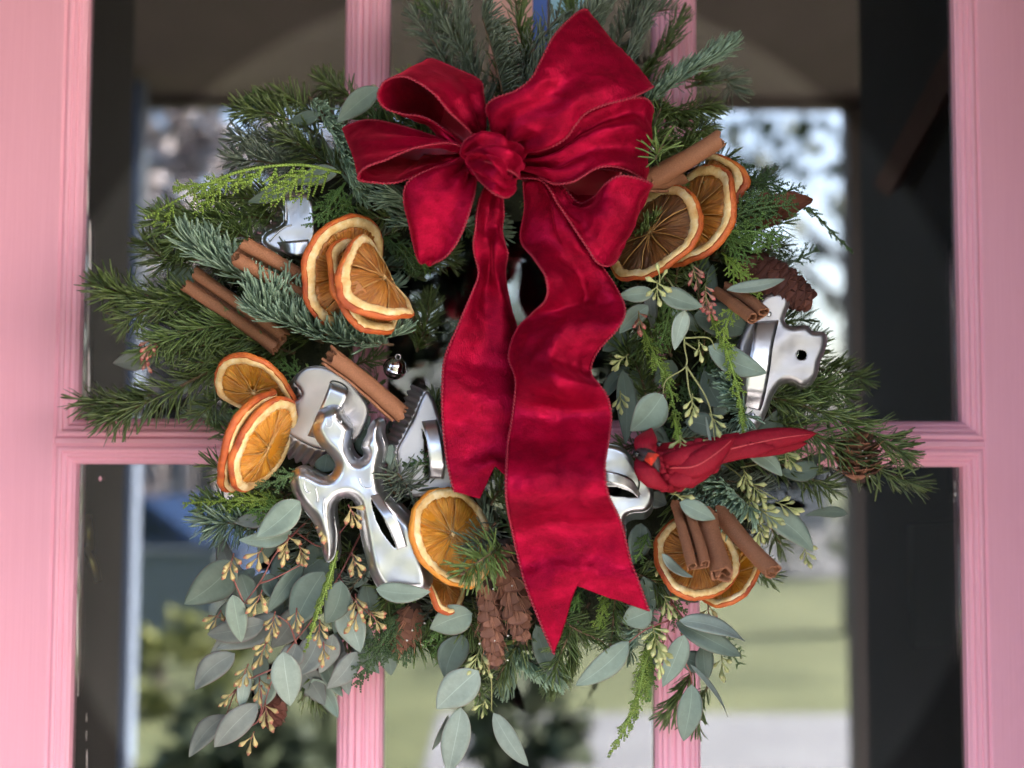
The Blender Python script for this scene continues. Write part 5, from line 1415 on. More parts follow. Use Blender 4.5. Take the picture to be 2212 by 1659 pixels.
# ================================================================== DRIED ORANGE SLICES
def orange(c, Rpx, ang, q, lean, tone, seed, label, thick=19, warp=(0.0, 0.0), rind=None, nseg=9, group="dried orange slices"):
    """c = centre pixel and depth, Rpx = radius, ang = image angle of the long axis (deg), q = foreshortening, lean = +-1 side that faces us"""
    rg = random.Random(seed)
    o = empty("orange_slice", P(*c), label, "orange slice", group)
    C0 = np.array(P(*c))
    a = math.radians(ang)
    e1 = np.array((math.cos(a), 0, -math.sin(a)))
    f2 = np.array((math.sin(a), 0, math.cos(a)))        # perpendicular in the picture
    n_ = np.array((0, -1.0, 0))
    k = math.sqrt(max(0, 1 - q * q)) * lean
    e2 = f2 * q + n_ * k
    en = nrm(np.cross(e1, e2))
    if en[1] > 0: en = -en
    Rm, t = Rpx * S, thick * S * 0.40
    def W(r_, th, z):
        x, y = r_ * math.cos(th), r_ * math.sin(th)
        wob = 1 + 0.040 * math.sin(2 * th + seed) + 0.030 * math.sin(3 * th + seed * 2.1) + 0.035 * nz(math.cos(th) * 3 + seed, math.sin(th) * 3)
        x *= wob; y *= wob
        zz_ = z * Rm + (warp[0] * x * x + warp[1] * y * y) * Rm + 0.10 * nz(x * 1.5 + seed, y * 1.5) * Rm
        return C0 + (e1 * x + e2 * y) * Rm + en * zz_
    tz = t / Rm
    def revolve(prof, name, mat, n=72, bump=0.0):
        v, f = [], []
        m = len(prof)
        for i in range(n):
            th = i * 2 * PI / n
            for r_, z in prof:
                b = bump * nz(math.cos(th) * 14 + seed, math.sin(th) * 14, z * 30)
                v.append(W(r_ + b, th, z))
        for i in range(n):
            for j in range(m):
                v_ = [i * m + j, ((i + 1) % n) * m + j, ((i + 1) % n) * m + (j + 1) % m, i * m + (j + 1) % m]
                f.append(tuple(v_))
        return obj(name, np.array(v), f, mat, o)
    revolve([(0.965, tz * 0.86), (0.99, tz * 0.72), (1.012, tz * 0.25), (1.012, -tz * 0.3), (0.99, -tz * 0.74), (0.965, -tz * 0.86), (0.955, 0)], "rind", rind or M_RIND, 110, 0.016)
    revolve([(0.80, tz * 0.25), (0.835, tz * 0.86), (0.90, tz * 1.04), (0.962, tz * 0.90), (0.962, -tz * 0.90), (0.90, -tz * 1.04), (0.835, -tz * 0.86), (0.80, -tz * 0.25)], "pith", M_PITH, 90, 0.034)
    # segments: wrinkled wedges with the membranes showing between them
    offs = rg.uniform(0, 6)
    cuts = [offs + 2 * PI * (i + rg.uniform(-0.16, 0.16)) / nseg for i in range(nseg)]
    cx, cyy = rg.uniform(-.05, .05), rg.uniform(-.05, .05)
    def W2(r_, th, z):
        x, y = cx * (1 - r_) + r_ * math.cos(th), cyy * (1 - r_) + r_ * math.sin(th)
        return W(math.hypot(x, y), math.atan2(y, x), z)
    for i in range(nseg):
        t0, t1 = cuts[i] + 0.035, cuts[(i + 1) % nseg] + (2 * PI if i == nseg - 1 else 0) - 0.035
        nr, na = 8, 10
        top, uv = [], []
        dep = rg.uniform(-0.30, 0.15)
        for r_i in range(nr + 1):
            u = r_i / nr
            r_ = 0.13 + (0.815 - 0.13) * u
            for a_i in range(na + 1):
                w = a_i / na
                shr = 0.035 / max(r_, 0.12) * (0.5 + 0.5 * abs(nz(u * 3 + i, w * 2, seed)))
                th = t0 + shr * 0.3 + (t1 - t0 - shr * 0.6) * w
                rr = r_ * (1 - 0.05 * (2 * w - 1) ** 4 * u)
                z = tz * (0.30 + dep * math.sin(PI * u) * math.sin(PI * w)) + 0.034 * nz(u * 4 + i * 3, w * 9 + seed)
                top.append(W2(rr, th, z)); uv.append((w, u))
        bot = [p - en * (tz * Rm * 0.75) for p in top]
        m = len(top)
        f = []
        for r_i in range(nr):
            for a_i in range(na):
                qd = (r_i * (na + 1) + a_i, (r_i + 1) * (na + 1) + a_i, (r_i + 1) * (na + 1) + a_i + 1, r_i * (na + 1) + a_i + 1)
                f += [qd, tuple(m + x for x in reversed(qd))]
        rim = [j for j in range(na + 1)] + [(r_i) * (na + 1) + na for r_i in range(1, nr + 1)] + [nr * (na + 1) + j for j in range(na - 1, -1, -1)] + [r_i * (na + 1) for r_i in range(nr - 1, 0, -1)]
        for x, y in zip(rim, rim[1:] + rim[:1]):
            f.append((x, y, m + y, m + x))
        obj("segment", np.array(top + bot), f, M_FLESH[tone], o, True, np.array(uv + uv))
    # membranes and core
    m = MB()
    for i in range(nseg):
        pts = [W2(r_, cuts[i] + 0.02 * math.sin(r_ * 9 + i), tz * (0.40 + 0.06 * math.sin(r_ * 14 + i))) for r_ in np.linspace(0.03, 0.83, 12)]
        m.tube(pts, np.linspace(0.020, 0.009, 12) * Rm * rg.uniform(0.5, 0.95), 5)
        if rg.random() < 0.35:
            th = cuts[i] + rg.uniform(0.2, 0.5)
            pts = [W2(r_, th + 0.05 * math.sin(r_ * 11 + i), tz * 0.42) for r_ in np.linspace(0.05, rg.uniform(0.3, 0.6), 8)]
            m.tube(pts, np.linspace(0.016, 0.004, 8) * Rm, 5)
    m.obj("membrane", M_MEMB, o, True)
    m = MB()
    pts = [W2(0.0, 0, z * tz) for z in (-0.4, 0.1, 0.5, 0.62)]
    m.tube(pts, np.array([0.05, 0.06, 0.05, 0.02]) * Rm, 8)
    m.obj("core", M_PITH, o, True)
    m = MB()
    ring = [W(0.80, th, 0) for th in np.linspace(0, 2 * PI, 40, endpoint=False)]
    back = [p - en * tz * Rm * 0.5 for p in ring]
    m.add(ring + back, [tuple(range(39, -1, -1)), tuple(range(40, 80))] + [(i, (i + 1) % 40, 40 + (i + 1) % 40, 40 + i) for i in range(40)])
    m.obj("web", M_FLESH[tone], o, False)
    return o
orange((757, 592, .128), 116, -70, .56, 1, 0, 1, "dried orange slice at the back of the fanned trio of three", 20, (-.12, -.20))
orange((800, 615, .142), 104, 64, .46, -1, 0, 2, "dried orange slice in the middle of the fanned trio of three", 20, (-.15, -.25))
orange((826, 598, .156), 96, 58, .46, -1, 0, 3, "dried orange slice at the front of the fanned trio, curled with a white star core", 22, (.05, -.50))
orange((548, 845, .118), 90, 14, .60, 1, 1, 4, "dried orange slice lying behind the two leaning ones at the left", 20, (-.05, -.15))
orange((545, 950, .132), 118, -64, .02, 1, 1, 5, "dried orange slice seen edge on, leaning left of the heart cutter", 24, (-.05, -.1))
orange((578, 965, .140), 106, -62, .24, 1, 1, 6, "pale centred dried orange slice leaning under the edge-on one", 20, (-.05, -.1))
orange((983, 1158, .135), 102, 66, .72, -1, 1, 7, "bright orange slice right of the angel cutter with thick orange rind", 24, (.0, -.08), M_RINDL)
orange((960, 1262, .112), 62, 70, .50, -1, 0, 8, "small dried orange slice half hidden under the bright one", 20, (0, 0))
orange((1408, 500, .118), 112, -62, .66, -1, 2, 9, "dark brown dried orange slice just right of the bow's lower loop", 20, (-.05, -.12))
orange((1494, 468, .108), 115, -72, .52, -1, 0, 10, "dried orange slice standing behind the dark brown one below a cinnamon stick", 24, (-.05, -.1))
orange((1518, 400, .098), 74, -76, .26, -1, 0, 11, "rolled dried orange slice at the very back of the right cluster", 22, (-.05, -.9))
orange((1507, 1202, .126), 92, 32, .84, -1, 0, 12, "dried orange slice with four cinnamon tubes tied across it", 24, (-.10, -.08))
orange((1572, 1240, .108), 74, -40, .58, -1, 1, 13, "pale dried orange slice peeking out behind the cinnamon bundle", 18, (0, 0))

# ================================================================== CINNAMON STICKS
def scroll(double, r=1.0):
    """centre line of the bark in cross-section"""
    if double:
        a = np.linspace(-1.9 * PI, 0.50 * PI, 26)       # right coil, from its inner end outwards
        g = np.linspace(0.38, 1.0, 26) ** 0.8
        right = np.stack([1.0 + g * np.cos(-a - PI * 0.0 + PI * 0.0), g * np.sin(-a)], 1)
        # outer end sits at angle -90 deg (the back); mirror for the left coil
        left = right[::-1] * np.array((-1, 1))
        return np.concatenate([right, left])
    a = np.linspace(0, 3.4 * PI, 44)
    g = np.linspace(0.42, 1.0, 44)
    return np.stack([g * np.cos(a), g * np.sin(a)], 1)
def cinnamon(p0, p1, wpx, double, seed, label, roll=0.0, group="cinnamon sticks"):
    p0 = (p0[0], p0[1], p0[2] + .012)
    rg = random.Random(seed)
    A, B = np.array(P(*p0)), np.array(P(*p1))
    prof = scroll(double)
    wid = wpx * S * (0.25 if double else 0.5)
    prof = prof * wid
    th = wid * (0.22 if double else 0.20)
    tang = nrm(np.gradient(prof, axis=0))
    nr_ = np.stack([-tang[:, 1], tang[:, 0]], 1)
    outl = np.concatenate([prof + nr_ * th * 0.5, (prof - nr_ * th * 0.5)[::-1]])
    m = len(outl)
    t = nrm(B - A)
    s_ = nrm(np.cross(t, (0, -1, 0)))
    n_ = np.cross(s_, t)
    if n_[1] > 0: n_ = -n_
    c, sn = math.cos(roll), math.sin(roll)
    s2, n2 = s_ * c + n_ * sn, n_ * c - s_ * sn
    K = 16
    v, uv = [], []
    ln = np.linalg.norm(B - A)
    for i in range(K):
        u = i / (K - 1)
        cen = A + (B - A) * u + s_ * wid * 0.10 * math.sin(u * 4 + seed) + n_ * wid * 0.12 * math.sin(u * 3 + seed * 2)
        sc_ = 1 + 0.06 * math.sin(u * 5 + seed)
        for j, (x, y) in enumerate(outl):
            jj = j if j < m / 2 else m - 1 - j
            e = 0.0
            if i in (0, K - 1):
                e = wid * (0.8 * nz(jj * 0.22 + seed, i * 1.0, 1.3) + 0.35 * nz(jj * 0.9 + seed, 4.0))
            k = 1 + 0.07 * nz(jj * 0.35, u * 5, seed) + 0.03 * nz(jj * 0.9, u * 14, seed)
            v.append(cen + (s2 * x + n2 * y) * sc_ * k + t * e)
            uv.append((jj / (m / 2), u * ln / 0.03))
    f = []
    for i in range(K - 1):
        for j in range(m):
            j2 = (j + 1) % m
            f.append((i * m + j, i * m + j2, (i + 1) * m + j2, (i + 1) * m + j))
    h = m // 2
    for i in (0, K - 1):
        for j in range(h - 1):
            q = (i * m + j, i * m + j + 1, i * m + m - 2 - j, i * m + m - 1 - j)
            f.append(q if i == 0 else q[::-1])
    o = obj("cinnamon_stick", np.array(v), f, M_CINN, None, True, np.array(uv))
    md = o.modifiers.new("sharp edges", 'EDGE_SPLIT'); md.split_angle = math.radians(50)
    return tag(o, label, "cinnamon stick", group)
cinnamon((518, 540, .140), (715, 652, .118), 62, True, 1, "double cinnamon stick under the boot cutter, running into the orange trio", 0.10)
cinnamon((412, 602, .098), (605, 740, .104), 58, True, 2, "double cinnamon stick half hidden under the thick blue green fir sprig", 0.2)
cinnamon((712, 768, .150), (865, 892, .132), 42, False, 3, "cinnamon stick slanting over the top of the heart cutter", 2.4)
cinnamon((1553, 297, .128), (1385, 402, .118), 46, False, 4, "cinnamon stick pointing up right beside the bow", 1.2)
cinnamon((1400, 395, .112), (1470, 385, .105), 42, False, 5, "short piece of cinnamon tucked behind the bow's right loop", 2.0)
cinnamon((1638, 680, .148), (1560, 625, .115), 50, True, 6, "double cinnamon stick ending against the top of the bird cutter", -0.2)
cinnamon((1508, 1222, .168), (1472, 1085, .140), 44, True, 7, "leftmost cinnamon stick of the bundle across the lower right orange slice", 0.1)
cinnamon((1560, 1238, .166), (1530, 1110, .142), 46, False, 8, "middle cinnamon stick of the bundle across the lower right orange slice", 1.0)
cinnamon((1668, 1232, .160), (1555, 1108, .130), 38, False, 9, "thick cinnamon stick sticking out right of the bundle", 1.4)
# binding wire round the bundle
wi = MB()
for cx_, cy_, d_ in ((1509, 1207, .173), (1559, 1226, .172)):
    wi.tube(cr(npa([(cx_ - 20, cy_ - 4, d_ - .012), (cx_ - 4, cy_ - 12, d_), (cx_ + 10, cy_ - 6, d_ + .001), (cx_ + 8, cy_ + 18, d_ - .004)]), 12), 0.0004, 5)
tag(wi.obj("binding_wire", M_WIRE, None, True), "thin dark wire tying the cinnamon bundle to the orange slice", "wire")

# ================================================================== PINE CONES
def scale_mesh(name, mat):
    v, f = [], []
    nu, nv = 6, 8
    for side in (0, 1):
        for i in range(nu + 1):
            u = i / nu
            w = 0.50 * (u ** 0.6) * math.sqrt(max(0.0, 1 - max(0, (u - 0.55) / 0.47) ** 2.2)) + 0.03
            for j in range(nv + 1):
                x = (j / nv - 0.5) * 2
                z = 0.20 * u * u - 0.24 * (x * w) ** 2 * 2.2 - (0.035 if side else 0) + 0.012 * math.sin(j * 2.3 + i)
                v.append((x * w, z, u * (1 - 0.06 * abs(x))))
    m = (nu + 1) * (nv + 1)
    for i in range(nu):
        for j in range(nv):
            q = (i * (nv + 1) + j, i * (nv + 1) + j + 1, (i + 1) * (nv + 1) + j + 1, (i + 1) * (nv + 1) + j)
            f += [q[::-1], tuple(m + k for k in q)]
    for j in range(nv):
        a = nu * (nv + 1) + j
        f.append((a, a + 1, m + a + 1, m + a))
    for i in range(nu):
        for j in (0, nv):
            a, b = i * (nv + 1) + j, (i + 1) * (nv + 1) + j
            f.append((a, b, m + b, m + a) if j == 0 else (b, a, m + a, m + b))
    me = mesh(name, v, f)
    me.materials.append(mat)
    return me
SC_B, SC_D = scale_mesh("scale", M_CONE), scale_mesh("scale", M_CONE_D)
def bract_mesh():
    m = MB()
    def prong(pts, w):
        a = np.array(pts, float)
        v, f = [], []
        for i, p in enumerate(a):
            k = w * (1 - i / (len(a) - 0.6))
            v += [p + (-k, 0, 0), p + (0, 0.02, 0), p + (k, 0, 0), p + (0, -0.015, 0)]
        for i in range(len(a) - 1):
            for j in range(4):
                f.append((i * 4 + j, i * 4 + (j + 1) % 4, i * 4 + 4 + (j + 1) % 4, i * 4 + 4 + j))
        m.add(v, f)
    prong([(0, 0, 0), (0, .05, .5), (0, .12, .9), (0, .10, 1.35)], 0.10)
    prong([(-.04, .02, .1), (-.12, .07, .6), (-.17, .10, 1.0)], 0.07)
    prong([(.04, .02, .1), (.12, .07, .6), (.17, .10, 1.0)], 0.07)
    me = mesh("bract", np.concatenate(m.v), m.f)
    me.materials.append(M_BRACT)
    return me
BR = bract_mesh()
def cone(p0, p1, rpx, n, me, label, seed, slen=1.15, open_=0.55, bracts=True, prof=None, name="pine_cone"):
    rg = random.Random(seed)
    A, B = Vector(P(*p0)), Vector(P(*p1))
    ax = (B - A); ln = ax.length; t = ax.normalized()
    s_ = t.cross(Vector((0, -1, 0))).normalized(); n_ = s_.cross(t)
    o = empty(name, A, label, "pine cone", "pine cones")
    m = MB().tube([A, A + ax * .3, A + ax * .8, B], np.array([.45, .55, .4, .08]) * rpx * S, 10)
    m.obj("core", M_CORE, o, True)
    Rr = rpx * S
    for k in range(n):
        u = (k + 0.5) / n
        ph = k * 2.39996 + seed
        r_ = (prof(u) if prof else (0.62 + 0.55 * math.sin(PI * min(1, 0.15 + u * 0.80))) * (1 if u < .75 else 1 - 1.8 * (u - .75)))
        rad = s_ * math.cos(ph) + n_ * math.sin(ph)
        oa = open_ * (1 - 0.65 * max(0, u - 0.5) * 2) * rg.uniform(0.9, 1.1)
        d = (t * math.cos(oa) + rad * math.sin(oa)).normalized()
        side = d.cross(rad).normalized()
        up = side.cross(d)
        if up.dot(rad) < 0: up, side = -up, -side
        L_ = Rr * slen * (0.70 + 0.42 * math.sin(PI * min(1, 0.2 + 0.72 * u)))
        base = A + t * (ln * (0.02 + 0.86 * u)) + rad * Rr * r_ * 0.40
        wd_ = rg.uniform(1.35, 1.6)
        M = Matrix(((side.x, up.x, d.x, base.x), (side.y, up.y, d.y, base.y), (side.z, up.z, d.z, base.z), (0, 0, 0, 1))) @ Matrix.Diagonal((L_ * wd_, L_, L_, 1))
        put("scale", me, None, o, M)
        if bracts and rg.random() < 0.85:
            M2 = Matrix(((side.x, up.x, d.x, base.x), (side.y, up.y, d.y, base.y), (side.z, up.z, d.z, base.z), (0, 0, 0, 1)))
            M2 = Matrix.Translation(rad * Rr * 0.10 + d * L_ * 0.05) @ M2 @ Matrix.Rotation(rg.uniform(-.2, .1), 4, 'X') @ Matrix.Diagonal((L_ * 0.9, L_ * 0.9, L_ * 1.0, 1))
            put("bract", BR, None, o, M2)
    if name == "pine_cone" and bracts:
        mm = MB()
        for k in range(3):
            u = rg.uniform(0.1, 0.9); ph = rg.uniform(0, PI)
            q = A + t * ln * u + (s_ * math.cos(ph) + n_ * abs(math.sin(ph))) * Rr * 1.02
            w_ = rg.uniform(1.5, 3) * S
            mm.tube([q - s_ * w_, q, q + s_ * w_ * 0.8], [w_ * .3, w_ * .9, w_ * .2], 6)
        mm.obj("resin", M_RESIN, o, True)
    return o
cone((1050, 1250, .122), (1072, 1448, .118), 31, 40, SC_B, "left of the two brown cones hanging under the ribbon, with frayed tan bracts", 1, 0.84, .28)
cone((1085, 1165, .128), (1130, 1392, .124), 37, 36, SC_B, "right of the two brown cones, touching the long ribbon tail", 2, 0.86, .34)
cone((1590, 560, .098), (1748, 652, .102), 56, 76, SC_D, "dark red brown spruce cone pointing right above the bird cutter", 3, 0.72, .36, False, lambda u: 1.0 if u < .5 else 1.0 - 0.9 * (u - .5))
cone((900, 1300, .085), (855, 1400, .088), 34, 40, SC_B, "brown cone half hidden at the bottom left behind the cedar fan", 4, 0.95, .42)
cone((610, 1500, .055), (580, 1560, .06), 30, 34, SC_D, "dark cone mostly hidden behind the lower left eucalyptus", 5, 0.9, .42, False)
cone((1855, 1040, .062), (1850, 940, .072), 34, 36, SC_B, "ragged brown cone with resin on the right hand fir branch", 6, 1.1, .85)

# ================================================================== COOKIE CUTTERS
def inside(poly, x, y):
    c = np.zeros(x.shape, bool)
    n = len(poly)
    for i in range(n):
        (x0, y0), (x1, y1) = poly[i], poly[(i + 1) % n]
        cond = ((y0 > y) != (y1 > y)) & (x < (x1 - x0) * (y - y0) / (y1 - y0 + 1e-12) + x0)
        c ^= cond
    return c
def nearest(poly, x, y):
    best = np.full(x.shape, 1e18); bx = np.zeros(x.shape); by = np.zeros(x.shape)
    n = len(poly)
    for i in range(n):
        (x0, y0), (x1, y1) = poly[i], poly[(i + 1) % n]
        dx, dy = x1 - x0, y1 - y0
        t = np.clip(((x - x0) * dx + (y - y0) * dy) / (dx * dx + dy * dy + 1e-12), 0, 1)
        px_, py_ = x0 + t * dx, y0 + t * dy
        d = (px_ - x) ** 2 + (py_ - y) ** 2
        m = d < best
        best = np.where(m, d, best); bx = np.where(m, px_, bx); by = np.where(m, py_, by)
    return np.sqrt(best), bx, by
def smooth_poly(pts, n):
    p = np.array(pts + pts[:3], float)
    q = cr(p, n * 10)[: ]
    k = len(pts)
    # one closed period of the Catmull-Rom curve, from the second control point
    t = np.linspace(0, len(p) - 1, n * 10)
    m = (t >= 1) & (t < k + 1)
    q = q[m]
    seg = np.concatenate([[0], np.cumsum(np.linalg.norm(np.diff(np.vstack([q, q[:1]]), axis=0), axis=1))])
    s = np.linspace(0, seg[-1], n, endpoint=False)
    qq = np.vstack([q, q[:1]])
    return np.stack([np.interp(s, seg, qq[:, 0]), np.interp(s, seg, qq[:, 1])], 1)
def cutter(label, outline, d, mat, height, rim, wall, holes=(), step=3.2, flute=0.0, flute_n=0, tilt=(0, 0), n=220, sharp=False, name="cookie_cutter", wobble=0.0, parts=True):
    """pressed metal cutter: rounded top plate of the outline, with a wall going back along `wall` (dpx, dpy, ddepth)"""
    ol = smooth_poly(outline, n) if not sharp else np.array(outline, float)
    if flute:
        nxt, prv = np.roll(ol, -1, 0), np.roll(ol, 1, 0)
        tn = nrm(nxt - prv); no = np.stack([tn[:, 1], -tn[:, 0]], 1)
    cx_, cy_ = ol.mean(0)
    def dep(x, y): return d + tilt[0] * (x - cx_) * S + tilt[1] * (y - cy_) * S
    o = empty(name, P(cx_, cy_, d - 0.01), label, "cookie cutter", "metal cookie cutters")
    x0, y0 = ol.min(0) - step; x1, y1 = ol.max(0) + step
    gx, gy = np.meshgrid(np.arange(x0, x1 + step, step), np.arange(y0, y1 + step, step), indexing='ij')
    dist, bx, by = nearest(ol, gx, gy)
    ins = inside(ol, gx, gy)
    hin = np.zeros_like(ins)
    hb = []
    for hp in holes:
        hp = np.array(hp, float)
        i_ = inside(hp, gx, gy)
        hd, hx, hy = nearest(hp, gx, gy)
        hb.append((i_, hd, hx, hy))
        hin |= i_
    # move near-boundary grid points onto the outline
    vx, vy, dd = gx.copy(), gy.copy(), np.where(ins, dist, 0.0)
    mv = (~ins) | (dist < step * 0.45)
    vx[mv], vy[mv] = bx[mv], by[mv]; dd[mv] = 0
    for i_, hd, hx, hy in hb:
        m_ = i_ & (hd < step * 1.5) | (~i_ & (hd < step * 0.45))
        vx[m_], vy[m_] = hx[m_], hy[m_]
    tt = np.clip(dd / rim, 0, 1)
    hgt = height * (1 - (1 - tt) ** 2.2)
    ni, nj = gx.shape
    ok = ins & ~hin
    okc = np.zeros((ni - 1, nj - 1), bool)
    cxm = (gx[:-1, :-1] + gx[1:, 1:]) / 2; cym = (gy[:-1, :-1] + gy[1:, 1:]) / 2
    okc = inside(ol, cxm, cym)
    for hp in holes: okc &= ~inside(np.array(hp, float), cxm, cym)
    V_, F_, idm = [], [], -np.ones((ni, nj), int)
    def vid(i, j):
        if idm[i, j] < 0:
            idm[i, j] = len(V_)
            wv = wobble * nz(vx[i, j] * 0.02, vy[i, j] * 0.02, 3.0)
            V_.append(tuple(P(vx[i, j], vy[i, j], dep(vx[i, j], vy[i, j]) + hgt[i, j] + wv)))
        return idm[i, j]
    for i in range(ni - 1):
        for j in range(nj - 1):
            if okc[i, j]:
                F_.append((vid(i, j), vid(i, j + 1), vid(i + 1, j + 1), vid(i + 1, j)))
    pl_ = obj("top_plate", np.array(V_), F_, mat, o)
    md = pl_.modifiers.new("sheet", 'SOLIDIFY'); md.thickness = 0.0005; md.offset = -1
    # the wall
    m = len(ol)
    K = 8
    v = []
    for k in range(K):
        u = k / (K - 1)
        for i in range(m):
            x, y = ol[i]
            if flute:
                w_ = flute * math.sin(2 * PI * flute_n * i / m) * min(1, u * 3)
                x, y = x + no[i, 0] * w_, y + no[i, 1] * w_
            v.append(tuple(P(x + wall[0] * u, y + wall[1] * u, dep(ol[i][0], ol[i][1]) - wall[2] * u + 0.0001)))
    f = [(k * m + i, k * m + (i + 1) % m, (k + 1) * m + (i + 1) % m, (k + 1) * m + i) for k in range(K - 1) for i in range(m)]
    wl_ = obj("side_wall", np.array(v), f, mat, o)
    md = wl_.modifiers.new("sheet", 'SOLIDIFY'); md.thickness = 0.0005
    return o, dep
def band(parent, rows, mat, conv, name="handle", nv=6):
    ctrl = np.array([[tuple(P(*conv(*q))) for q in r] for r in rows])
    g = cr(ctrl, 26)
    w = np.linspace(0, 1, nv)[None, :, None]
    pts = g[:, :1] * (1 - w) + g[:, 1:] * w
    f = [(i * nv + j, i * nv + j + 1, (i + 1) * nv + j + 1, (i + 1) * nv + j) for i in range(25) for j in range(nv - 1)]
    o = obj(name, pts.reshape(-1, 3), f, mat, parent)
    md = o.modifiers.new("sheet", 'SOLIDIFY'); md.thickness = 0.0008; md.offset = 0
    return o
def ridge(parent, pts, conv, mat, r=0.0006):
    m = MB().tube(cr(npa([conv(*q) for q in pts]), 5 * len(pts)), r, 6)
    return m.obj("embossed_line", mat, parent, True)
def ZA(x, y, d=None):
    q = (576 + x * 0.3308, 740.5 + y * 0.3308)
    return q if d is None else q + (d,)
ANG = [ZA(*q) for q in [(345, 440), (400, 412), (455, 408), (490, 430), (502, 470), (540, 520), (562, 570), (550, 640), (545, 690), (570, 740), (600, 760), (628, 742), (632, 715), (617, 680), (630, 640), (650, 600), (668, 545), (700, 503), (737, 507), (753, 545), (752, 600), (770, 660), (775, 710),
                        (757, 780), (750, 840), (748, 900), (765, 955), (830, 1025), (900, 1100), (960, 1160), (1000, 1230), (1035, 1350), (1060, 1460), (1072, 1560), (1050, 1620), (980, 1645), (860, 1640), (760, 1645), (725, 1600), (690, 1540), (660, 1450), (620, 1290), (592, 1120), (580, 1060), (550, 1022),
                        (500, 1016), (460, 1040), (440, 1080), (445, 1150), (460, 1250), (455, 1340), (440, 1400), (405, 1434), (378, 1410), (360, 1340), (335, 1250), (300, 1170), (240, 1090), (190, 1020), (160, 950), (150, 880), (165, 840), (200, 813), (250, 815), (310, 842), (370, 868), (412, 860), (437, 830), (445, 790), (425, 750), (390, 710), (340, 660), (305, 600), (298, 550), (318, 490)]]
lens = [ZA(*q) for q in [(680, 1012), (715, 1060), (760, 1140), (800, 1230), (832, 1300), (846, 1348), (800, 1300), (750, 1230), (715, 1160), (693, 1085)]]
an, dA = cutter("large angel shaped aluminium cookie cutter with a strap handle, below the heart cutter", ANG, .136, M_ALU, .0105, 26, (8, -4, .022), [lens], 2.6, n=420, wobble=.0016)
hgtA = .0105
def ZAd(x, y, e): 
    q = ZA(x, y)
    return q + (dA(*q) + e,)
band(an, [[(678, 1000, .011), (735, 985, .011)], [(700, 1050, .015), (770, 1040, .015)], [(760, 1140, .020), (820, 1110, .020)], [(810, 1230, .019), (870, 1190, .019)], [(840, 1310, .014), (905, 1280, .014)], [(852, 1352, .0105), (918, 1328, .0105)]], M_ALU, ZAd)
for pts in ([(255, 885), (245, 930), (262, 975), (285, 975)], [(318, 945), (330, 1000), (332, 1040)], [(375, 1015), (368, 1060), (375, 1130), (388, 1140), (382, 1060), (375, 1015)], [(605, 885), (615, 920), (650, 950), (685, 940), (688, 900)], [(398, 500), (388, 530), (405, 552), (425, 540), (432, 505), (415, 488)], [(470, 512), (486, 520), (490, 508)]):
    ridge(an, [(x, y, hgtA) for x, y in pts], ZAd, M_ALU, 0.00055)
HRT = [ZA(*q) for q in [(178, 255), (215, 190), (270, 157), (340, 150), (400, 165), (470, 200), (550, 260), (620, 340), (657, 400), (665, 470), (640, 545), (600, 620), (520, 680), (420, 700), (330, 693), (240, 655), (150, 600), (102, 540), (75, 480), (88, 430), (140, 400), (195, 372), (225, 335), (208, 295)]]
ht, dH = cutter("heart shaped cookie cutter with a fluted edge behind the angel cutter", HRT, .122, M_ALU_DULL, .0022, 8, (-26, 34, .020), (), 3.0, flute=4.0, flute_n=34, n=340, tilt=(.12, -.22), wobble=.0008)
def ZHd(x, y, e):
    q = ZA(x, y)
    return q + (dH(*q) + e,)
band(ht, [[(412, 262, .003), (530, 312, .003)], [(408, 280, .007), (530, 330, .007)], [(390, 330, .0095), (510, 380, .0095)], [(340, 450, .010), (450, 480, .010)], [(290, 560, .007), (390, 590, .007)], [(268, 605, .0025), (350, 630, .0025)]], M_ALU, ZHd)
ridge(ht, [(412, 262), (430, 250), (480, 262), (520, 290), (530, 318)] and [(412, 262, .0028), (430, 250, .0028), (480, 262, .0028), (520, 290, .0028), (530, 318, .0028)], ZHd, M_WIRE, 0.0005)
TRE = [ZA(*q) for q in [(1035, 322), (1090, 368), (1130, 480), (1180, 600), (1230, 760), (1230, 980), (1060, 1000), (900, 1000), (868, 860), (850, 705), (900, 600), (960, 480)]]
slot = [ZA(*q) for q in [(1012, 548), (1028, 640), (1034, 760), (1034, 900), (1062, 900), (1058, 760), (1048, 640)]]
tr, dT = cutter("triangular cookie cutter with a ridged edge, between the cinnamon stick and the left ribbon tail", TRE, .118, M_ALU_DULL, .0020, 8, (-30, -12, .016), [slot], 3.0, flute=3.6, flute_n=40, n=320, sharp=False, tilt=(-.10, 0))
def ZTd(x, y, e):
    q = ZA(x, y)
    return q + (dT(*q) + e,)
band(tr, [[(1012, 515, .0025), (1112, 503, .0025)], [(1030, 570, .010), (1130, 560, .010)], [(1052, 680, .014), (1155, 670, .014)], [(1062, 790, .013), (1165, 790, .013)], [(1058, 880, .006), (1155, 885, .006)]], M_ALU, ZTd)
ZB_ = lambda x, y, d=None: (438.8 + x * 0.2232, 356.6 + y * 0.2231) if d is None else (438.8 + x * 0.2232, 356.6 + y * 0.2231, d)
BOOT = [ZB_(*q) for q in [(760, 280), (850, 262), (960, 262), (1040, 300), (1090, 420), (1100, 600), (1080, 780), (1040, 875), (950, 890), (850, 886), (720, 850), (610, 795), (570, 735), (590, 670), (660, 625), (740, 590), (780, 540), (775, 460), (745, 380), (740, 320)]]
bt, dB = cutter("shiny boot shaped cookie cutter with a crimped edge, above the left cinnamon stick", BOOT, .104, M_ALU, .0035, 12, (-20, -3, .016), (), 2.6, flute=3.0, flute_n=34, n=300, wobble=.0012)
def ZBd(x, y, e):
    q = ZB_(x, y)
    return q + (dB(*q) + e,)
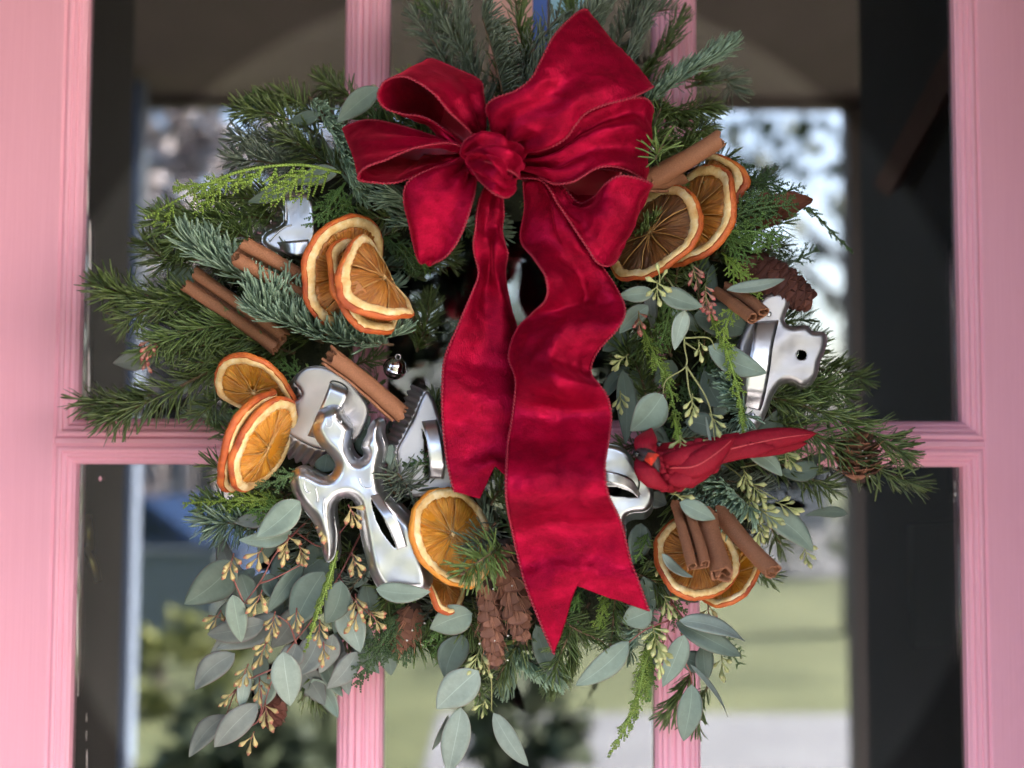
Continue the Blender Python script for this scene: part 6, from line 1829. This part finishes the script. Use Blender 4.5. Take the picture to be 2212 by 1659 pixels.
band(bt, [[(728, 742, .004), (760, 842, .004)], [(800, 738, .010), (820, 868, .010)], [(900, 730, .012), (900, 885, .012)], [(1020, 718, .009), (1020, 880, .009)]], M_ALU, ZBd)
ridge(bt, [(790, 330, .0038), (800, 430, .0038), (800, 540, .0038)], ZBd, M_ALU, .0007)
ridge(bt, [(640, 740, .0036), (700, 670, .0038), (790, 600, .0038), (860, 580, .0038)], ZBd, M_ALU, .0007)
ZD = lambda x, y, d=None: (1261.7 + x * 0.3638, 548.5 + y * 0.3637) if d is None else (1261.7 + x * 0.3638, 548.5 + y * 0.3637, d)
BRD = [ZD(*q) for q in [(1032, 290), (1080, 240), (1150, 222), (1212, 242), (1220, 300), (1198, 360), (1192, 402), (1235, 430), (1318, 424), (1362, 458), (1420, 464), (1446, 502), (1432, 570), (1402, 640), (1385, 720), (1340, 768), (1290, 782), (1240, 757), (1190, 757), (1152, 790), (1118, 850), (1090, 930), (1060, 985), (1010, 1040), (960, 1010), (925, 900), (930, 750), (910, 560), (960, 430)]]
hole = [ZD(1292 + 30 * math.cos(a), 600 + 30 * math.sin(a)) for a in np.linspace(0, 2 * PI, 28, endpoint=False)]
bd_, dD = cutter("bird shaped cookie cutter with a round eye hole at the right of the wreath", BRD, .108, M_ALU_DULL, .0042, 13, (-4, 10, .020), [hole], 2.6, n=340, wobble=.0016, tilt=(-.10, 0))
def ZDd(x, y, e):
    q = ZD(x, y)
    return q + (dD(*q) + e,)
band(bd_, [[(1012, 405, .005), (1155, 395, .005)], [(1010, 430, .010), (1150, 425, .010)], [(1000, 520, .015), (1122, 545, .015)], [(975, 660, .017), (1105, 680, .017)], [(955, 800, .014), (1080, 815, .014)], [(948, 870, .007), (1062, 890, .007)], [(948, 905, .004), (1045, 930, .004)]], M_ALU, ZDd)
for x, y in ((1097, 357), (1000, 960)):
    q = Vector(P(*ZDd(x, y, .0045)))
    rv = MB().tube([q + Vector((0, .001, 0)), q + Vector((0, -.0008, 0)), q + Vector((0, -.0016, 0))], [.0022, .0021, .001], 12)
    rv.obj("rivet", M_ALU, bd_, True)
ZE = lambda x, y, d=None: (1152 + x * 0.4047, 987 + y * 0.4047) if d is None else (1152 + x * 0.4047, 987 + y * 0.4047, d)
RBN = [ZE(*q) for q in [(300, -60), (400, -70), (490, -40), (560, 55), (620, 130), (642, 190), (636, 250), (600, 290), (540, 296), (502, 312), (490, 345), (497, 395), (475, 415), (430, 390), (380, 350), (300, 320), (250, 130)]]
slot2 = [ZE(*q) for q in [(390, 158), (440, 160), (500, 178), (545, 200), (566, 216), (500, 214), (430, 208), (392, 200)]]
rb, dR = cutter("cookie cutter with a strap handle poking out from behind the long ribbon tail", RBN, .118, M_ALU, .0045, 12, (0, 16, .018), [slot2], 2.6, n=260, wobble=.0012)
def ZEd(x, y, e):
    q = ZE(x, y)
    return q + (dR(*q) + e,)
band(rb, [[(330, 70, .010), (330, 125, .010)], [(400, 76, .013), (400, 140, .013)], [(470, 92, .012), (470, 158, .012)], [(530, 125, .009), (520, 182, .009)], [(572, 200, .0045), (556, 216, .0045)]], M_ALU, ZEd)
ridge(rb, [(560, 112, .0055), (566, 150, .006), (552, 210, .005)], ZEd, M_WIRE, .0005)

# ================================================================== RED BIRD
bird = empty("feather_bird", P(1440, 1010, .15), "red feathered toy cardinal with a black face, perched at the right of the wreath", "bird")
ZK = lambda x, y, d: (1343.9 + x * 0.2108, 905.1 + y * 0.2108, d)
rows = [((150, 330), (135, 400)), ((200, 290), (155, 500)), ((270, 265), (215, 625)), ((360, 250), (310, 700)), ((460, 240), (430, 745)), ((580, 232), (560, 752)), ((700, 225), (690, 690)), ((830, 205), (830, 615)), ((960, 180), (950, 505)), ((1080, 150), (1060, 400)), ((1200, 140), (1190, 340))]
ctrl = cr(np.array([[tuple(P(*ZK(*a, .146))), tuple(P(*ZK(*b, .146)))] for a, b in rows]), 40)
v, uvb, f = [], [], []
NB = 20
for i in range(40):
    a, b = ctrl[i]
    c = (a + b) / 2; h = (a - b) / 2
    hw = np.linalg.norm(h)
    dp = min(hw, 0.026) * (1 if i < 30 else 1 - 0.06 * (i - 30))
    for j in range(NB):
        th = j * 2 * PI / NB
        rr = 1 + 0.05 * nz(i * 0.3, j * 0.7, 2)
        v.append(c + h * math.cos(th) * rr + np.array((0, -1, 0)) * dp * math.sin(th) * rr)
        uvb.append((i / 39 * 2, j / NB))
for i in range(39):
    for j in range(NB):
        f.append((i * NB + j, i * NB + (j + 1) % NB, (i + 1) * NB + (j + 1) % NB, (i + 1) * NB + j))
f.append(tuple(range(NB - 1, -1, -1))); f.append(tuple(39 * NB + j for j in range(NB)))
obj("body", np.array(v), f, M_FEATH, bird, True, np.array(uvb))
rows = [((305, 90), (290, 92), .150), ((325, 130), (190, 150), .156), ((352, 190), (130, 200), .162), ((360, 260), (122, 270), .166), ((352, 330), (150, 345), .166), ((330, 390), (200, 400), .160), ((300, 430), (240, 430), .152)]
ctrl = cr(np.array([[tuple(P(*ZK(*a, d))), tuple(P(*ZK(*b, d)))] for a, b, d in rows]), 24)
v, f, uvb = [], [], []
for i in range(24):
    a, b = ctrl[i]; c = (a + b) / 2; h = (a - b) / 2
    for j in range(NB):
        th = j * 2 * PI / NB
        v.append(c + h * math.cos(th) + np.array((0, -1, 0)) * np.linalg.norm(h) * 0.85 * math.sin(th)); uvb.append((i / 24, j / NB))
for i in range(23):
    for j in range(NB):
        f.append((i * NB + j, i * NB + (j + 1) % NB, (i + 1) * NB + (j + 1) % NB, (i + 1) * NB + j))
f.append(tuple(range(NB - 1, -1, -1))); f.append(tuple(23 * NB + j for j in range(NB)))
obj("head", np.array(v), f, M_FEATH, bird, True, np.array(uvb))
def blade(name, pts, w, mat, lift=0.002, rach=True, n=24):
    p = cr(npa([ZK(*q) for q in pts]), n)
    t, s_, n_ = frames(p)
    v, f, uv = [], [], []
    for i in range(n):
        u = i / (n - 1)
        hw = w * 0.2108 * S * 0.5 * (math.sin(PI * min(1, 0.10 + 0.90 * u)) ** 0.55 if u < 1 else 0.02)
        for j in range(7):
            x = (j / 6 - 0.5) * 2
            v.append(p[i] + s_[i] * hw * x + n_[i] * (lift * (1 - x * x) + 0.0006 * math.sin(i * 1.7 + j * 2)))
            uv.append((j / 6, u * 2 + abs(x) * 0.15))
    for i in range(n - 1):
        for j in range(6):
            f.append((i * 7 + j, i * 7 + j + 1, (i + 1) * 7 + j + 1, (i + 1) * 7 + j))
    o = obj(name, np.array(v), f, mat, bird, True, np.array(uv))
    md = o.modifiers.new("thick", 'SOLIDIFY'); md.thickness = .0006
    if rach:
        MB().tube(p[:-2] + n_[:-2] * (lift + 0.0004), np.linspace(.0005, .0002, n - 2), 5).obj("shaft", Mat("pale_red_shaft", (0.62, 0.08, 0.09), 0.5).m if "pale_red_shaft" not in bpy.data.materials else bpy.data.materials["pale_red_shaft"], o, True)
    return o
blade("tail_feather", [(1000, 330, .166), (1300, 260, .164), (1650, 190, .160), (1985, 150, .154)], 210, M_FEATH, .003)
blade("tail_feather", [(1000, 370, .160), (1300, 300, .158), (1600, 275, .154), (1890, 250, .150)], 190, M_FEATH, .002, False)
blade("tail_feather", [(980, 420, .164), (1200, 335, .166), (1400, 305, .166), (1560, 290, .162)], 150, M_FEATH, .002, False)
blade("tail_feather", [(1000, 280, .156), (1300, 210, .156), (1600, 160, .154), (1900, 130, .150)], 150, M_FEATH, .002, False)
blade("wing_feather", [(520, 500, .172), (740, 480, .182), (940, 360, .182), (1130, 200, .172)], 240, M_FEATH, .004)
blade("wing_feather", [(420, 430, .168), (620, 400, .178), (840, 330, .176), (1030, 240, .168)], 200, M_FEATH, .004, False)
blade("wing_feather", [(480, 620, .172), (680, 590, .178), (880, 470, .174), (1060, 360, .164)], 200, M_FEATH, .003, False)
blade("breast_feather", [(180, 420, .166), (230, 520, .176), (320, 620, .178), (450, 700, .172)], 190, M_FEATH, .004, False)
blade("face_mask", [(170, 330, .172), (250, 360, .178), (330, 420, .180), (370, 560, .174)], 110, M_BLACK, .003, False)
blade("face_mask", [(140, 350, .166), (190, 380, .174), (230, 400, .178), (250, 420, .178)], 80, M_BLACK, .002, False)
rb_ = random.Random(9)
SPN = [(230, 430), (330, 500), (470, 530), (620, 500), (780, 420), (940, 330), (1090, 270), (1230, 230)]
fe = 0
for i in range(9):
    for j in range(7):
        u = 0.04 + 0.90 * (i + 0.5 * (j % 2)) / 9.5
        q = cr(np.array(SPN, float), 60); k_ = min(57, int(u * 59))
        tx, ty = q[k_ + 1] - q[k_]; tl = math.hypot(tx, ty); tx, ty = tx / tl, ty / tl
        half = 240 * math.sin(PI * min(1, 0.28 + 0.62 * u)) ** 1.3 + 20
        if i > 6: half = 70
        v_ = (j - 3) / 4.3
        x, y = q[k_][0] - ty * v_ * half, q[k_][1] + tx * v_ * half
        dd = .146 + 0.0255 * math.sqrt(max(0, 1 - v_ * v_)) * (1 if u < .7 else 1 - 0.7 * (u - .7) / .3)
        sl = (rb_.uniform(.18, .30)) * (-v_ * 0.6)
        l_ = rb_.uniform(100, 140)
        dx, dy = tx + ty * sl, ty - tx * sl
        blade("feather", [(x, y, dd), (x + dx * l_ * .5, y + dy * l_ * .5, dd + .0032), (x + dx * l_, y + dy * l_, dd + .0020)], rb_.uniform(62, 84), M_FEATH, .0010, False, 9)
BK = [P(*ZK(x, y, d)) for x, y, d in ((215, 415, .176), (262, 345, .182), (345, 352, .184), (385, 368, .176), (325, 405, .192), (300, 482, .188), (280, 400, .197))]
obj("beak", BK, [(0, 1, 6), (1, 2, 6), (2, 4, 6), (2, 3, 4), (4, 5, 6), (5, 0, 6), (0, 5, 4, 3, 2, 1)], M_BEAK, bird, False)
for x, y in ((378, 255), (150, 358)):
    q = P(*ZK(x, y, .176))
    vv, ff = lathe([(.0002, -.0022), (.0014, -.0016), (.0021, 0), (.0014, .0016), (.0002, .0022)], 10)
    obj("eye", [Vector(a) + q for a in vv], ff, Mat("black_bead", (0.01, 0.01, 0.01), 0.08).m if "black_bead" not in bpy.data.materials else bpy.data.materials["black_bead"], bird, True)

# ================================================================== BELLS AND HANGER
def bell(c, rpx, label):
    q = Vector(P(*c)); r_ = rpx * S
    o = empty("jingle_bell", q, label, "bell")
    prof = [(0.02, -1)] + [(math.cos(a), math.sin(a)) for a in np.linspace(-1.45, -0.06, 9)] + [(1.05, -0.04), (1.05, 0.04)] + [(math.cos(a), math.sin(a)) for a in np.linspace(0.06, 1.45, 9)] + [(0.02, 1)]
    vv, ff = lathe(prof, 28)
    Mx = Matrix.Rotation(0.5, 4, 'X') @ Matrix.Rotation(0.3, 4, 'Y')
    obj("shell", [q + (Mx @ (Vector(a) * r_)) for a in vv], ff, M_CHROME, o, True)
    lp = [q + (Mx @ (Vector((0.22 * math.cos(a), 0, 1.1 + 0.22 * math.sin(a))) * r_)) for a in np.linspace(0, 2 * PI, 14)]
    MB().tube(lp, r_ * 0.06, 6).obj("loop", M_CHROME, o, True)
    return o
bell((853, 795, .098), 25, "shiny dark jingle bell left of the ribbon tails")
bell((1408, 324, .112), 9, "tiny silver jingle bell peeking out right of the bow")
a, b2 = P(1060, -620, .006), P(1150, 320, .006)
hb_ = MB().box((a.x, -0.006, b2.z), (b2.x, -0.0015, a.z))
tag(hb_.obj("wreath_hanger", Mat("salmon_hanger_band", (0.66, 0.34, 0.29), 0.5).m), "flat salmon band that the wreath hangs from at the top", "hanger")
a, b2 = P(1152, -560, .004), P(1182, 120, .004)
bb = MB().box((a.x, -0.004, b2.z), (b2.x, -0.001, a.z))
tag(bb.obj("blue_strip", Mat("blue_strip", (0.05, 0.11, 0.40), 0.5).m), "narrow deep blue strip at the top between the fir sprigs", "strip")
a, b2 = P(1190, -330, .004), P(1262, 80, .004)
bb = MB().box((a.x, -0.004, b2.z), (b2.x, -0.001, a.z))
tag(bb.obj("light_blue_card", Mat("light_blue_card", (0.30, 0.52, 0.66), 0.5).m), "light blue card showing through the fir at the top of the wreath", "card")
print("pods", NPOD[0], "objects", len(bpy.data.objects))
